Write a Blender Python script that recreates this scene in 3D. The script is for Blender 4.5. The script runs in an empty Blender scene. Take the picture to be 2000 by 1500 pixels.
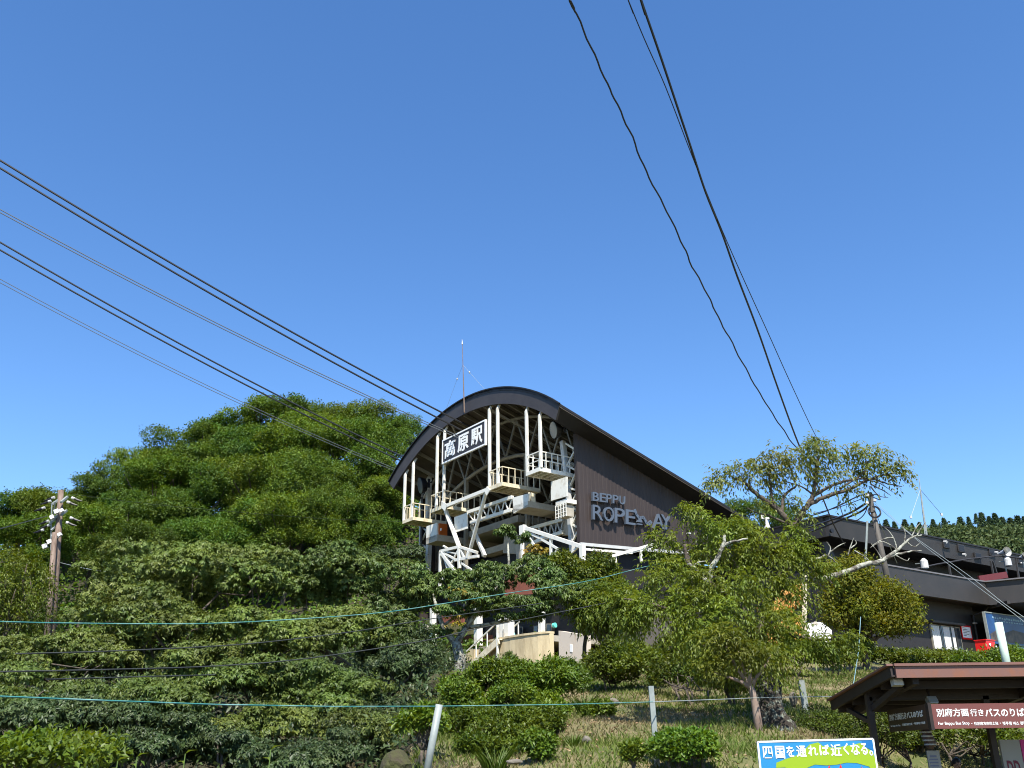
import bpy, math, random
import numpy as np
from math import sin, cos, tan, atan, radians, sqrt, pi

# ------------------------------------------------------------------ camera, sky, sun, exposure
scene = bpy.context.scene
col = scene.collection
F = 1840.0                      # focal length in pixels of the 2000 px wide photograph
PITCH = atan(725 / 1840); ROLL = radians(-0.7)
CAM = np.array([0.0, 0.0, 1.6])
_fw = np.array([0, cos(PITCH), sin(PITCH)]); _up0 = np.array([0, -sin(PITCH), cos(PITCH)]); _rt0 = np.array([1.0, 0, 0])
_rt = _rt0 * cos(ROLL) + _up0 * sin(ROLL); _up = -_rt0 * sin(ROLL) + _up0 * cos(ROLL)
cam_data = bpy.data.cameras.new('camera'); cam = bpy.data.objects.new('camera', cam_data); col.objects.link(cam)
cam_data.sensor_width = 36.0; cam_data.lens = F / 2000 * 36.0; cam_data.clip_start = 0.1; cam_data.clip_end = 6000
from mathutils import Matrix, Vector
M = Matrix.Identity(4)
for i in range(3):
    M[i][0] = _rt[i]; M[i][1] = _up[i]; M[i][2] = -_fw[i]; M[i][3] = CAM[i]
cam.matrix_world = M
scene.camera = cam

SUN_AZ = radians(8.0); SUN_EL = radians(57.0)      # the sun stands behind the camera, a little to the right
world = bpy.data.worlds.new('World'); scene.world = world; world.use_nodes = True
wn = world.node_tree.nodes; wl = world.node_tree.links
bg = wn['Background']; sky = wn.new('ShaderNodeTexSky'); sky.sky_type = 'NISHITA'; sky.sun_disc = False
sky.sun_elevation = SUN_EL; sky.sun_rotation = pi - SUN_AZ
sky.altitude = 500; sky.air_density = 1.0; sky.dust_density = 0.05; sky.ozone_density = 3.0
bg.inputs['Strength'].default_value = 0.121
hsv = wn.new('ShaderNodeHueSaturation'); hsv.inputs['Saturation'].default_value = 1.20; hsv.inputs['Hue'].default_value = .504     # the vivid blue of this clear day, all round
wl.new(sky.outputs[0], hsv.inputs['Color']); wl.new(hsv.outputs[0], bg.inputs['Color'])
sun_data = bpy.data.lights.new('sun', 'SUN'); sun_data.energy = 5.0; sun_data.angle = radians(0.53); sun_data.color = (1.0, 0.95, 0.87)
sun = bpy.data.objects.new('sun', sun_data); col.objects.link(sun)
sdir = Vector((sin(SUN_AZ) * cos(SUN_EL), -cos(SUN_AZ) * cos(SUN_EL), sin(SUN_EL)))
sun.rotation_euler = sdir.to_track_quat('Z', 'Y').to_euler(); sun.location = (0, -20, 60)
scene.view_settings.view_transform = 'Standard'; scene.view_settings.look = 'None'
scene.view_settings.exposure = 1.0; scene.view_settings.gamma = 1.0; scene.view_settings.use_curve_mapping = False
scene.render.engine = 'CYCLES'
cy = scene.cycles
cy.max_bounces = 6; cy.diffuse_bounces = 3; cy.glossy_bounces = 2; cy.transmission_bounces = 4; cy.transparent_max_bounces = 4
cy.use_denoising = True; cy.filter_width = 1.05; cy.use_adaptive_sampling = True; cy.adaptive_threshold = 0.01
cy.caustics_reflective = False; cy.caustics_refractive = False

rng = np.random.default_rng(7); random.seed(7)

# ------------------------------------------------------------------ survey helpers: the place was measured from the photograph
def ray(x, y): return _fw + _rt * (x - 1000) / F + _up * (750 - y) / F
def at(x, y, Y):
    d = ray(x, y); return CAM + d * (Y / d[1])
def atz(x, y, z):
    d = ray(x, y); return CAM + d * ((z - CAM[2]) / d[2])
AZ = radians(36.0)
U = np.array([-sin(AZ), cos(AZ), 0]); V = np.array([cos(AZ), sin(AZ), 0]); ZV = np.array([0, 0, 1.0])
O = at(1133, 1060, 50.0).copy(); O[2] = 0
def S(a, b, z): return O + a * U + b * V + np.array([0, 0, z])      # station frame: a along the front, b along the side wall
def onB(x, y, b):
    d = ray(x, y); t = (b - (CAM - O) @ V) / (d @ V); P = CAM + t * d; return (P - O) @ U, P[2]
def onA(x, y, a):
    d = ray(x, y); t = (a - (CAM - O) @ U) / (d @ U); P = CAM + t * d; return (P - O) @ V, P[2]
def pB(x, y, b):
    a, z = onB(x, y, b); return S(a, b, z)
def pA(x, y, a):
    b, z = onA(x, y, a); return S(a, b, z)
def plan_line(pts, A, B):
    """points of a wire: its pixels meet the vertical plane through the plan line A-B"""
    A = np.array(A[:2], float); B = np.array(B[:2], float); n = np.array([-(B - A)[1], (B - A)[0]])
    out = []
    for x, y in pts:
        d = ray(x, y); t = ((A - CAM[:2]) @ n) / (d[:2] @ n); out.append(CAM + t * d)
    return out

# ------------------------------------------------------------------ mesh helpers
class MB:
    def __init__(s): s.v = []; s.f = []
    def add(s, vs, fs):
        n = len(s.v); s.v += [tuple(map(float, p)) for p in vs]; s.f += [tuple(i + n for i in f) for f in fs]; return s
    def hexa(s, p):   # 8 corners: 4 bottom, 4 top
        return s.add(p, [(3, 2, 1, 0), (4, 5, 6, 7), (0, 1, 5, 4), (1, 2, 6, 5), (2, 3, 7, 6), (3, 0, 4, 7)])
    def obox(s, c, x, y, z):
        c, x, y, z = map(np.array, (c, x, y, z))
        return s.hexa([c - x - y - z, c + x - y - z, c + x + y - z, c - x + y - z, c - x - y + z, c + x - y + z, c + x + y + z, c - x + y + z])
    def sbox(s, a0, a1, b0, b1, z0, z1):
        return s.hexa([S(a0, b0, z0), S(a1, b0, z0), S(a1, b1, z0), S(a0, b1, z0), S(a0, b0, z1), S(a1, b0, z1), S(a1, b1, z1), S(a0, b1, z1)])
    def beam(s, p, q, w, h=None, up=(0, 0, 1)):
        p = np.array(p, float); q = np.array(q, float); d = q - p; L = np.linalg.norm(d); d /= L
        u = np.array(up, float)
        if abs(u @ d) > 0.98: u = V
        sd = np.cross(d, u); sd /= np.linalg.norm(sd); u = np.cross(sd, d)
        return s.obox((p + q) / 2, d * L / 2, sd * w / 2, u * (h or w) / 2)
    def tube(s, pts, rad, n=6, cap=True):
        pts = [np.array(p, float) for p in pts]; m = len(pts)
        if not hasattr(rad, '__len__'): rad = [rad] * m
        ring = []
        base = len(s.v); prev = None
        for i in range(m):
            d = pts[min(i + 1, m - 1)] - pts[max(i - 1, 0)]; d /= (np.linalg.norm(d) + 1e-9)
            if prev is None:
                ref = np.array([0, 0, 1.0]) if abs(d[2]) < .9 else np.array([1.0, 0, 0]); e = np.cross(d, ref)
            else: e = prev - d * (prev @ d)
            e /= (np.linalg.norm(e) + 1e-9); prev = e; g = np.cross(d, e)
            for k in range(n):
                t = 2 * pi * k / n; s.v.append(tuple(pts[i] + rad[i] * (cos(t) * e + sin(t) * g)))
        for i in range(m - 1):
            for k in range(n):
                a = base + i * n + k; b = base + i * n + (k + 1) % n; s.f.append((a, b, b + n, a + n))
        if cap: s.f.append(tuple(base + k for k in range(n))[::-1]); s.f.append(tuple(base + (m - 1) * n + k for k in range(n)))
        return s
    def disc_prism(s, c, axis, r, h, n=16, r2=None):
        axis = np.array(axis, float); axis /= np.linalg.norm(axis)
        return s.tube([np.array(c), np.array(c) + axis * h], [r, r if r2 is None else r2], n)
    def quad(s, a, b, c, d): return s.add([a, b, c, d], [(0, 1, 2, 3)])
    def slab(s, poly, n, t):   # polygon thickened along n
        poly = [np.array(p, float) for p in poly]; n = np.array(n, float); k = len(poly)
        vs = poly + [p + n * t for p in poly]
        return s.add(vs, [tuple(range(k))[::-1], tuple(range(k, 2 * k))] + [(i, (i + 1) % k, k + (i + 1) % k, k + i) for i in range(k)])

ORG = {}
def link(o): col.objects.link(o); return o
def thing(name, label, cat, loc, group=None, kind=None):
    o = bpy.data.objects.new(name, None); o.empty_display_size = 0.3; link(o); o.location = tuple(map(float, loc))
    o['label'] = label; o['category'] = cat
    if group: o['group'] = group
    if kind: o['kind'] = kind
    ORG[o] = np.array(loc, float); return o
def mesh_of(name, v, f, org):
    me = bpy.data.meshes.new(name)
    if len(v): v = np.asarray(v, float) - org
    me.from_pydata(v.tolist(), [], f); me.update(); return me
def fast_mesh(name, v, tris):
    me = bpy.data.meshes.new(name); v = np.asarray(v, np.float32); tris = np.asarray(tris, np.int32); n = len(tris)
    me.vertices.add(len(v)); me.vertices.foreach_set('co', v.ravel())
    me.loops.add(n * 3); me.loops.foreach_set('vertex_index', tris.ravel())
    me.polygons.add(n); me.polygons.foreach_set('loop_start', np.arange(0, n * 3, 3, dtype=np.int32))
    try: me.polygons.foreach_set('loop_total', np.full(n, 3, dtype=np.int32))
    except Exception: pass
    me.update(calc_edges=True); return me
def part(name, mb, mat, parent, smooth=False, label=None):
    org = ORG[parent]; o = bpy.data.objects.new(name, mesh_of(name, mb.v, mb.f, org)); link(o); o.parent = parent; ORG[o] = org
    o.data.materials.append(mat)
    if smooth: o.data.polygons.foreach_set('use_smooth', [True] * len(o.data.polygons))
    if label: o['label'] = label
    return o
def single(name, mb, mat, label, cat, group=None, kind=None, smooth=False):
    v = np.array(mb.v); c = v.mean(0); c[2] = v[:, 2].min(); o = bpy.data.objects.new(name, mesh_of(name, mb.v, mb.f, c)); link(o); o.location = tuple(c); ORG[o] = c
    o.data.materials.append(mat)
    if smooth: o.data.polygons.foreach_set('use_smooth', [True] * len(o.data.polygons))
    if kind: o['kind'] = kind
    if label: o['label'] = label
    if cat: o['category'] = cat
    if group: o['group'] = group
    return o

# ------------------------------------------------------------------ materials
def mat(name, c, rough=0.6, c2=None, scale=4.0, spec=0.4, metal=0.0, bump=0.0, bscale=30.0, stretch=None, detail=6, lo=.35, hi=.65):
    m = bpy.data.materials.new(name); m.use_nodes = True; nt = m.node_tree; b = nt.nodes['Principled BSDF']
    b.inputs['Base Color'].default_value = (*c, 1); b.inputs['Roughness'].default_value = rough; b.inputs['Metallic'].default_value = metal
    b.inputs['Specular IOR Level'].default_value = spec
    tc = nt.nodes.new('ShaderNodeTexCoord'); src = tc.outputs['Object']
    if stretch:
        mp = nt.nodes.new('ShaderNodeMapping'); mp.inputs['Scale'].default_value = stretch; nt.links.new(src, mp.inputs[0]); src = mp.outputs[0]
    if c2:
        nz = nt.nodes.new('ShaderNodeTexNoise'); nz.inputs['Scale'].default_value = scale; nz.inputs['Detail'].default_value = detail; nz.inputs['Roughness'].default_value = .65
        nt.links.new(src, nz.inputs['Vector']); cr = nt.nodes.new('ShaderNodeValToRGB'); nt.links.new(nz.outputs['Fac'], cr.inputs[0])
        cr.color_ramp.elements[0].position = lo; cr.color_ramp.elements[0].color = (*c, 1); cr.color_ramp.elements[1].position = hi; cr.color_ramp.elements[1].color = (*c2, 1)
        nt.links.new(cr.outputs[0], b.inputs['Base Color'])
    if bump:
        n2 = nt.nodes.new('ShaderNodeTexNoise'); n2.inputs['Scale'].default_value = bscale; n2.inputs['Detail'].default_value = 5; nt.links.new(src, n2.inputs['Vector'])
        bp = nt.nodes.new('ShaderNodeBump'); bp.inputs['Strength'].default_value = bump; bp.inputs['Distance'].default_value = .05
        nt.links.new(n2.outputs['Fac'], bp.inputs['Height']); nt.links.new(bp.outputs[0], b.inputs['Normal'])
    return m
def leafmat(name, cols, trans=0.3, rough=0.45, spec=0.35):
    m = bpy.data.materials.new(name); m.use_nodes = True; nt = m.node_tree; b = nt.nodes['Principled BSDF']; out = nt.nodes['Material Output']
    g = nt.nodes.new('ShaderNodeNewGeometry'); cr = nt.nodes.new('ShaderNodeValToRGB'); cr.color_ramp.interpolation = 'LINEAR'
    el = cr.color_ramp.elements
    while len(el) < len(cols): el.new(0.5)
    for i, c in enumerate(cols): el[i].position = i / max(1, len(cols) - 1); el[i].color = (*c, 1)
    nt.links.new(g.outputs['Random Per Island'], cr.inputs[0])
    oi = nt.nodes.new('ShaderNodeObjectInfo'); hs = nt.nodes.new('ShaderNodeHueSaturation')
    mr = nt.nodes.new('ShaderNodeMapRange'); mr.inputs[3].default_value = .485; mr.inputs[4].default_value = .51; nt.links.new(oi.outputs['Random'], mr.inputs[0]); nt.links.new(mr.outputs[0], hs.inputs['Hue'])
    mv = nt.nodes.new('ShaderNodeMapRange'); mv.inputs[3].default_value = .82; mv.inputs[4].default_value = 1.18
    ml = nt.nodes.new('ShaderNodeMath'); ml.operation = 'MULTIPLY'; ml.inputs[1].default_value = 7.31; fr = nt.nodes.new('ShaderNodeMath'); fr.operation = 'FRACT'
    nt.links.new(oi.outputs['Random'], ml.inputs[0]); nt.links.new(ml.outputs[0], fr.inputs[0]); nt.links.new(fr.outputs[0], mv.inputs[0]); nt.links.new(mv.outputs[0], hs.inputs['Value'])
    tcn = nt.nodes.new('ShaderNodeTexCoord'); nz = nt.nodes.new('ShaderNodeTexNoise'); nz.inputs['Scale'].default_value = .9; nz.inputs['Detail'].default_value = 2; nt.links.new(tcn.outputs['Object'], nz.inputs['Vector'])
    m2 = nt.nodes.new('ShaderNodeMapRange'); m2.inputs[1].default_value = .32; m2.inputs[2].default_value = .68; m2.inputs[3].default_value = .72; m2.inputs[4].default_value = 1.28; nt.links.new(nz.outputs['Fac'], m2.inputs[0])
    h0 = nt.nodes.new('ShaderNodeHueSaturation'); nt.links.new(m2.outputs[0], h0.inputs['Value']); sp_ = nt.nodes.new('ShaderNodeSeparateColor'); nt.links.new(nz.outputs['Color'], sp_.inputs[0])
    m3 = nt.nodes.new('ShaderNodeMapRange'); m3.inputs[1].default_value = .3; m3.inputs[2].default_value = .7; m3.inputs[3].default_value = .482; m3.inputs[4].default_value = .515; nt.links.new(sp_.outputs[1], m3.inputs[0]); nt.links.new(m3.outputs[0], h0.inputs['Hue'])
    nt.links.new(cr.outputs[0], h0.inputs['Color']); nt.links.new(h0.outputs[0], hs.inputs['Color']); nt.links.new(hs.outputs[0], b.inputs['Base Color'])
    b.inputs['Roughness'].default_value = rough; b.inputs['Specular IOR Level'].default_value = spec
    tr = nt.nodes.new('ShaderNodeBsdfTranslucent'); h2 = nt.nodes.new('ShaderNodeHueSaturation'); h2.inputs['Hue'].default_value = .48; h2.inputs['Value'].default_value = 1.5; h2.inputs['Saturation'].default_value = 1.1
    nt.links.new(hs.outputs[0], h2.inputs['Color']); nt.links.new(h2.outputs[0], tr.inputs['Color'])
    mx = nt.nodes.new('ShaderNodeMixShader'); mx.inputs[0].default_value = trans
    nt.links.new(b.outputs[0], mx.inputs[1]); nt.links.new(tr.outputs[0], mx.inputs[2]); nt.links.new(mx.outputs[0], out.inputs['Surface'])
    return m

m_white = mat('white_steel', (.72, .70, .62), .5, (.40, .30, .18), 2.2, lo=.52, hi=.86)
m_cream = mat('cream_steel', (.72, .64, .46), .5, (.42, .31, .17), 2.8, lo=.48, hi=.84)
m_grey_steel = mat('grey_white_steel', (.52, .53, .52), .5, (.43, .43, .41), 2)
m_brown = mat('dark_brown_sheet', (.036, .027, .0245), .55, (.047, .036, .033), 1.1, spec=.3, stretch=(1, 1, .16), lo=.38, hi=.68)
m_fascia = mat('dark_fascia_sheet', (.040, .034, .033), .5, (.052, .045, .042), 1.2, spec=.35)
m_roof = mat('roof_sheet', (.016, .0155, .0165), .5, (.022, .020, .020), 2, spec=.25)
m_under = mat('roof_underside', (.085, .068, .048), .7, (.06, .047, .034), 1.5)
m_frame_in = mat('inner_steel', (.26, .24, .19), .55, (.19, .17, .13), 1.5)
m_dark = mat('dark_interior', (.022, .021, .020), .8)
m_louvre = mat('louvre_sheet', (.16, .145, .12), .6, (.12, .105, .085), 3)
m_conc = mat('pale_concrete', (.40, .36, .29), .8, (.30, .27, .21), 2.2, bump=.2)
m_terrace = mat('stained_cream_wall', (.56, .46, .28), .85, (.27, .20, .11), 2.2, bump=.2, bscale=20, stretch=(1, 1, .22), lo=.44, hi=.8)
m_plaster = mat('pinkish_plaster', (.60, .52, .43), .85, (.50, .36, .22), 1.8, bump=.1, stretch=(1, 1, .25), lo=.55, hi=.8)
m_redbrown = mat('red_brown_panel', (.26, .085, .05), .7, (.19, .06, .04), 3)
m_greenpanel = mat('olive_panel', (.10, .10, .035), .7, (.14, .12, .05), 3)
m_letter = mat('blue_grey_metal', (.085, .105, .135), .4, spec=.45, metal=.1)
m_black = mat('black_rubber', (.012, .012, .014), .5)
m_cable = mat('track_rope', (.02, .02, .022), .45, spec=.5)
m_haul = mat('haul_rope', (.11, .12, .13), .4, spec=.5)
m_signwhite = mat('sign_white', (.82, .82, .80), .5)
m_signdark = mat('sign_dark', (.034, .029, .031), .5)
m_orange = mat('orange_plastic', (.60, .13, .02), .5)
m_red = mat('red_paint', (.65, .015, .015), .35)
m_glass = mat('dark_glass', (.03, .035, .04), .08, spec=.8)
m_lamp = mat('lamp_glass', (.16, .18, .18), .15, spec=.6)
m_curtain = mat('white_curtain', (.60, .60, .57), .8, (.45, .45, .43), 14, stretch=(6, 6, .2))
m_bdark = mat('charcoal_wall', (.016, .015, .016), .6, (.021, .019, .019), 1.5)
m_bfascia = mat('charcoal_fascia', (.030, .028, .027), .55, (.038, .034, .032), 1.2)
m_bark = mat('tree_bark', (.055, .042, .030), .9, (.10, .08, .06), 7, bump=.6, bscale=18)
m_lichen = mat('lichen_bark', (.085, .075, .06), .9, (.34, .34, .28), 7, bump=.6, bscale=16, lo=.42, hi=.56)
m_moss = mat('mossy_trunk', (.030, .024, .018), .95, (.22, .24, .19), 9, bump=.9, bscale=22, lo=.5, hi=.66)
m_wood = mat('weathered_pole', (.21, .155, .12), .8, (.10, .065, .045), 5, stretch=(3, 3, .4))
m_conpole = mat('grey_pole', (.10, .09, .075), .7, (.075, .065, .055), 5)
m_insul = mat('white_porcelain', (.58, .58, .56), .3, (.44, .43, .40), 6, spec=.5)
m_galv = mat('galvanised_steel', (.27, .30, .285), .5, (.20, .225, .21), 6)
m_palegreen = mat('pale_green_post', (.50, .60, .52), .5, (.42, .52, .45), 8)
m_rope = mat('green_rope', (.025, .16, .15), .6, (.22, .36, .33), 3, lo=.45, hi=.7)
m_wire = mat('dark_wire', (.035, .038, .035), .5)
m_rock = mat('grey_rock', (.17, .15, .12), .9, (.09, .08, .06), 3, bump=.6, bscale=8)
m_mossrock = mat('mossy_rock', (.040, .030, .020), .95, (.055, .062, .016), 5, bump=1.0, bscale=9)
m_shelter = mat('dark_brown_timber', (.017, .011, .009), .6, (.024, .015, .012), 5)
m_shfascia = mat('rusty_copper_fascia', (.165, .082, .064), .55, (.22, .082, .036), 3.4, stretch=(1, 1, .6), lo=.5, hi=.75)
m_busboard = mat('maroon_board', (.145, .052, .046), .5, spec=.3)
m_busside = mat('shaded_maroon_board', (.05, .026, .02), .5)  # front board's maroon with the side's shade darkened into the colour
m_grey = mat('grey_panel', (.30, .30, .30), .5)
m_magenta = mat('magenta_frame', (.48, .01, .20), .4)
m_maroon = mat('maroon_letter', (.14, .01, .035), .5)
m_adshadow = mat('poster_shadow_blue', (.008, .12, .33), .4)  # panel blue darkened for the painted shadow patch
m_adlime = mat('poster_lime', (.24, .36, .012), .4)
m_adcyan = mat('poster_cyan', (.02, .20, .42), .4)
m_postersky = mat('poster_sea_blue', (.015, .075, .22), .35, (.01, .035, .12), 1.2)
m_posterland = mat('poster_land', (.13, .10, .075), .5, (.03, .03, .035), 2.5)
m_peach = mat('orange_canvas', (.72, .36, .10), .7, (.62, .25, .07), 1.4, lo=.45, hi=.7)
m_tent = mat('white_canvas', (.80, .80, .80), .6)
m_skin = mat('skin', (.42, .24, .16), .55)
m_hair = mat('black_hair', (.012, .010, .009), .5)
m_shirt = mat('orange_shirt', (.34, .09, .04), .8)
m_trouser = mat('dark_trousers', (.03, .03, .04), .8)
m_turq = mat('turquoise_plastic', (.12, .52, .44), .5)
m_blueboard = mat('pale_blue_board', (.42, .62, .78), .5)

L_hill = leafmat('hill_leaves', [(.038, .078, .011), (.060, .112, .015), (.086, .142, .021), (.044, .088, .014)], .33, .55, .18)
L_hilly = leafmat('bright_hill_leaves', [(.055, .100, .012), (.085, .140, .016), (.118, .172, .024)], .33, .55, .18)
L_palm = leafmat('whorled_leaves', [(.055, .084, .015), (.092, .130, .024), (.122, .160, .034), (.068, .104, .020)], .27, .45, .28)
L_palmb = leafmat('dark_whorled_leaves', [(.030, .055, .018), (.052, .082, .025), (.078, .110, .038)], .22, .45, .3)  # darker leaves; on the hollow's plants the colour also carries the shade
L_center = leafmat('maple_leaves', [(.040, .072, .017), (.068, .106, .022), (.098, .138, .030), (.050, .085, .024)], .26, .45, .3)
L_cherry = leafmat('cherry_leaves', [(.075, .108, .012), (.118, .158, .018), (.165, .20, .032), (.085, .12, .016)], .38, .45, .28)
L_cherryt = leafmat('cherry_top_leaves', [(.095, .130, .024), (.14, .175, .034), (.19, .20, .06), (.11, .15, .03)], .42, .45, .3)
L_round = leafmat('yellow_green_leaves', [(.070, .088, .009), (.105, .118, .012), (.14, .135, .016), (.056, .088, .011)], .32, .55, .2)
L_azalea = leafmat('bright_bush_leaves', [(.052, .105, .010), (.078, .142, .013), (.112, .172, .018), (.040, .085, .010)], .3, .45, .3)
L_bush = leafmat('bush_leaves', [(.058, .090, .009), (.088, .126, .012), (.12, .155, .016)], .3, .45, .28)
L_hedge = leafmat('hedge_leaves', [(.040, .070, .009), (.064, .100, .012), (.11, .14, .015)], .28, .45, .28)
L_lime = leafmat('lime_shrub_leaves', [(.10, .155, .014), (.14, .20, .022), (.075, .125, .012)], .35, .45, .28)
L_cedar = leafmat('cedar_leaves', [(.040, .078, .042), (.060, .102, .052), (.080, .122, .058)], .22, .6, .15)
L_far = leafmat('far_wood_leaves', [(.045, .080, .030), (.066, .106, .038), (.090, .128, .046)], .25, .6, .15)
L_grass = leafmat('grass_blades', [(.09, .13, .025), (.17, .17, .05), (.34, .27, .14), (.07, .11, .02), (.30, .24, .12)], .3, .6, .2)
L_dry = leafmat('dry_leaf_litter', [(.30, .22, .13), (.22, .15, .08), (.16, .11, .06)], .1, .8, .1)

# ------------------------------------------------------------------ ground
def sstep(e0, e1, x):
    t = np.clip((x - e0) / (e1 - e0), 0, 1); return t * t * (3 - 2 * t)
PY = [-60, 10.5, 12.5, 15, 17, 30, 44, 60, 90, 400]; PZ = [0, 0, .25, 1.45, 1.8, 3.6, 5.45, 6.05, 6.3, 8]
PY2 = [-60, 19.0, 20.5, 23, 30, 40, 47, 60, 90, 400]; PZ2 = [-.15, -.15, .9, 2.1, 3.45, 4.8, 5.9, 6.1, 6.3, 8]
PY3 = [-60, 18.0, 20, 23, 27, 34, 46, 60, 90, 400]; PZ3 = [0, 0, .5, 1.6, 2.7, 4.1, 5.6, 6.05, 6.3, 8]
def ground(x, y):
    x = np.asarray(x, float); y = np.asarray(y, float)
    w = sstep(5.0, 7.2, x - (y - 14) * .10)
    z = np.interp(y, PY, PZ) * (1 - w) + np.interp(y, PY2, PZ2) * w; wl_ = sstep(-1.2, -3.0, x + (y - 17) * .03); z = z * (1 - wl_) + np.interp(y, PY3, PZ3) * wl_
    fx = sstep(10, -8, x) * (1 - .15 * sstep(-26, -50, x))
    z = z + 16.5 * sstep(56, 86, y + .12 * np.minimum(0, x + 10)) * fx
    far = sstep(150, 430, y) * sstep(20, 200, x + .1 * (y - 150))
    z = z + far * 75.5
    z = z - .42 * np.exp(-((x + .2) / 1.2) ** 2) * np.exp(-((y - 19.5) / 4.5) ** 2)
    z = z + .09 * np.sin(x * 1.7 + .6 * y) * np.cos(y * 1.3 - .4 * x) * sstep(12, 15, y)
    return z
def grid_ground(name, xs, ys, m, label):
    X, Y = np.meshgrid(xs, ys); Z = ground(X, Y); n, k = X.shape
    v = np.c_[X.ravel(), Y.ravel(), Z.ravel()]
    i = (np.arange(n - 1)[:, None] * k + np.arange(k - 1)[None, :]).ravel()
    tris = np.r_[np.c_[i, i + 1, i + k + 1], np.c_[i, i + k + 1, i + k]]
    me = fast_mesh(name, v, tris); me.polygons.foreach_set('use_smooth', [True] * len(me.polygons)); o = link(bpy.data.objects.new(name, me)); me.materials.append(m); me.materials.append(m_shade_humus); o['kind'] = 'structure'; o['label'] = label
    c = v[tris].mean(1); w = ((c[:, 0] < -1.2 - .35 * np.sin(c[:, 1] * 1.1)) & (c[:, 1] > 13.0)) | (c[:, 1] > 54); me.polygons.foreach_set('material_index', w.astype(np.int32)); return o  # left bank and hill take the shade-darkened mould
m_shade_humus = mat('shade_dark_leaf_mould', (.040, .030, .016), .95, (.022, .026, .010), 1.5, bump=.5, bscale=14, detail=9)  # leaf mould, its dark tone also standing in for shade under the shrubs
m_ground = mat('bank_soil_and_grass', (.19, .145, .075), .95, (.07, .085, .022), .9, bump=.5, bscale=14, detail=9)
xs = np.unique(np.r_[np.linspace(-700, -60, 18), np.linspace(-60, 40, 201), np.linspace(40, 700, 34)])
ys = np.unique(np.r_[np.linspace(-120, 0, 6), np.linspace(0, 100, 201), np.linspace(100, 500, 41), np.linspace(500, 640, 6)])
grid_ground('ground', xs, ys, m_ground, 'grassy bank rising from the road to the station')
# asphalt road in front of the bank, with a kerb
m_asph = mat('asphalt', (.05, .05, .052), .85, (.06, .06, .06), 40, bump=.2, bscale=200)
rb = MB(); rb.quad((-80, -6, .02), (80, -6, .02), (80, 9.2, .02), (-80, 9.2, .02)); o = single('road', rb, m_asph, 'grey asphalt road at the foot of the bank', None, kind='structure')
kb = MB(); kb.obox((0, 9.35, .06), (80, 0, 0), (0, .12, 0), (0, 0, .09)); single('kerb', kb, m_conc, 'concrete kerb along the road edge', None, kind='structure')

# ------------------------------------------------------------------ text
def text_polys(body, bold=0.0):
    cu = bpy.data.curves.new('t', 'FONT'); cu.body = body; cu.size = 1.0; cu.offset = bold; cu.resolution_u = 3
    o = bpy.data.objects.new('t', cu); col.objects.link(o)
    dg = bpy.context.evaluated_depsgraph_get(); me = bpy.data.meshes.new_from_object(o.evaluated_get(dg))
    v = np.array([p.co[:] for p in me.vertices]).reshape(-1, 3); f = [tuple(p.vertices) for p in me.polygons]
    bpy.data.objects.remove(o); bpy.data.curves.remove(cu); bpy.data.meshes.remove(me); return v, f
def text_mb(body, P00, P10, P01, P11, nrm, depth, bold=0.0):
    """letters stretched over the quad P00 (bottom left) P10 (bottom right) P01 (top left) P11, raised along nrm"""
    v, f = text_polys(body, bold); mb = MB()
    if not len(v): return mb
    lo = v.min(0); hi = v.max(0); s = (v[:, 0] - lo[0]) / (hi[0] - lo[0]); t = (v[:, 1] - lo[1]) / (hi[1] - lo[1])
    P00, P10, P01, P11, nrm = map(np.array, (P00, P10, P01, P11, nrm))
    q = (P00 * ((1 - s) * (1 - t))[:, None] + P10 * (s * (1 - t))[:, None] + P01 * ((1 - s) * t)[:, None] + P11 * (s * t)[:, None])
    n = len(q); front = q + nrm * depth
    faces = [tuple(i + n for i in p) for p in f]
    # side walls from boundary edges
    cnt = {}
    for p in f:
        for i in range(len(p)):
            e = (p[i], p[(i + 1) % len(p)])
            if (e[1], e[0]) in cnt: del cnt[(e[1], e[0])]
            else: cnt[e] = 1
    faces += [(e[0], e[1], e[1] + n, e[0] + n) for e in cnt]
    mb.add(np.r_[q, front], faces); return mb

# ------------------------------------------------------------------ ropeway station
SL = -0.31
def arch_o(a, b=-2.0): return 6.87 + sqrt(max(0, 15.7 ** 2 - (a - 8.45) ** 2)) + SL * (b + 2)
def arch_i(a, b=-2.0): return 6.33 + sqrt(max(0, 15.21 ** 2 - (a - 8.45) ** 2)) + SL * (b + 2)
LEN = 21.0; AR = -1.13; AL = 17.95; AW = 16.9
NV = -V; NU = -U
st = thing('ropeway_station', 'dark brown ropeway station with arched roof and open steel front on the hill', 'station building', S(8, 8, 6))
# roof panels (long strips), dark outside, purlins beneath
edges = np.linspace(AR, AL, 19)
for i in range(18):
    a0, a1 = edges[i], edges[i + 1] - .03; mb = MB()
    p = [S(a0, -2, arch_o(a0)), S(a1, -2, arch_o(a1)), S(a1, LEN, arch_o(a1, LEN)), S(a0, LEN, arch_o(a0, LEN))]
    mb.hexa([q - ZV * .14 for q in p] + p); part('roof_panel', mb, m_roof, st)
    mb = MB(); q2 = [q - ZV * .17 for q in p]; mb.hexa([q - ZV * .06 for q in q2] + q2); part('ceiling_board', mb, m_under, st)
    if 0 < i < 18:
        mb = MB(); mb.beam(S(a0, -1.9, arch_o(a0, -1.9) - .38), S(a0, LEN - .2, arch_o(a0, LEN - .2) - .38), .09, .22); part('purlin', mb, m_frame_in, st)
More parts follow.
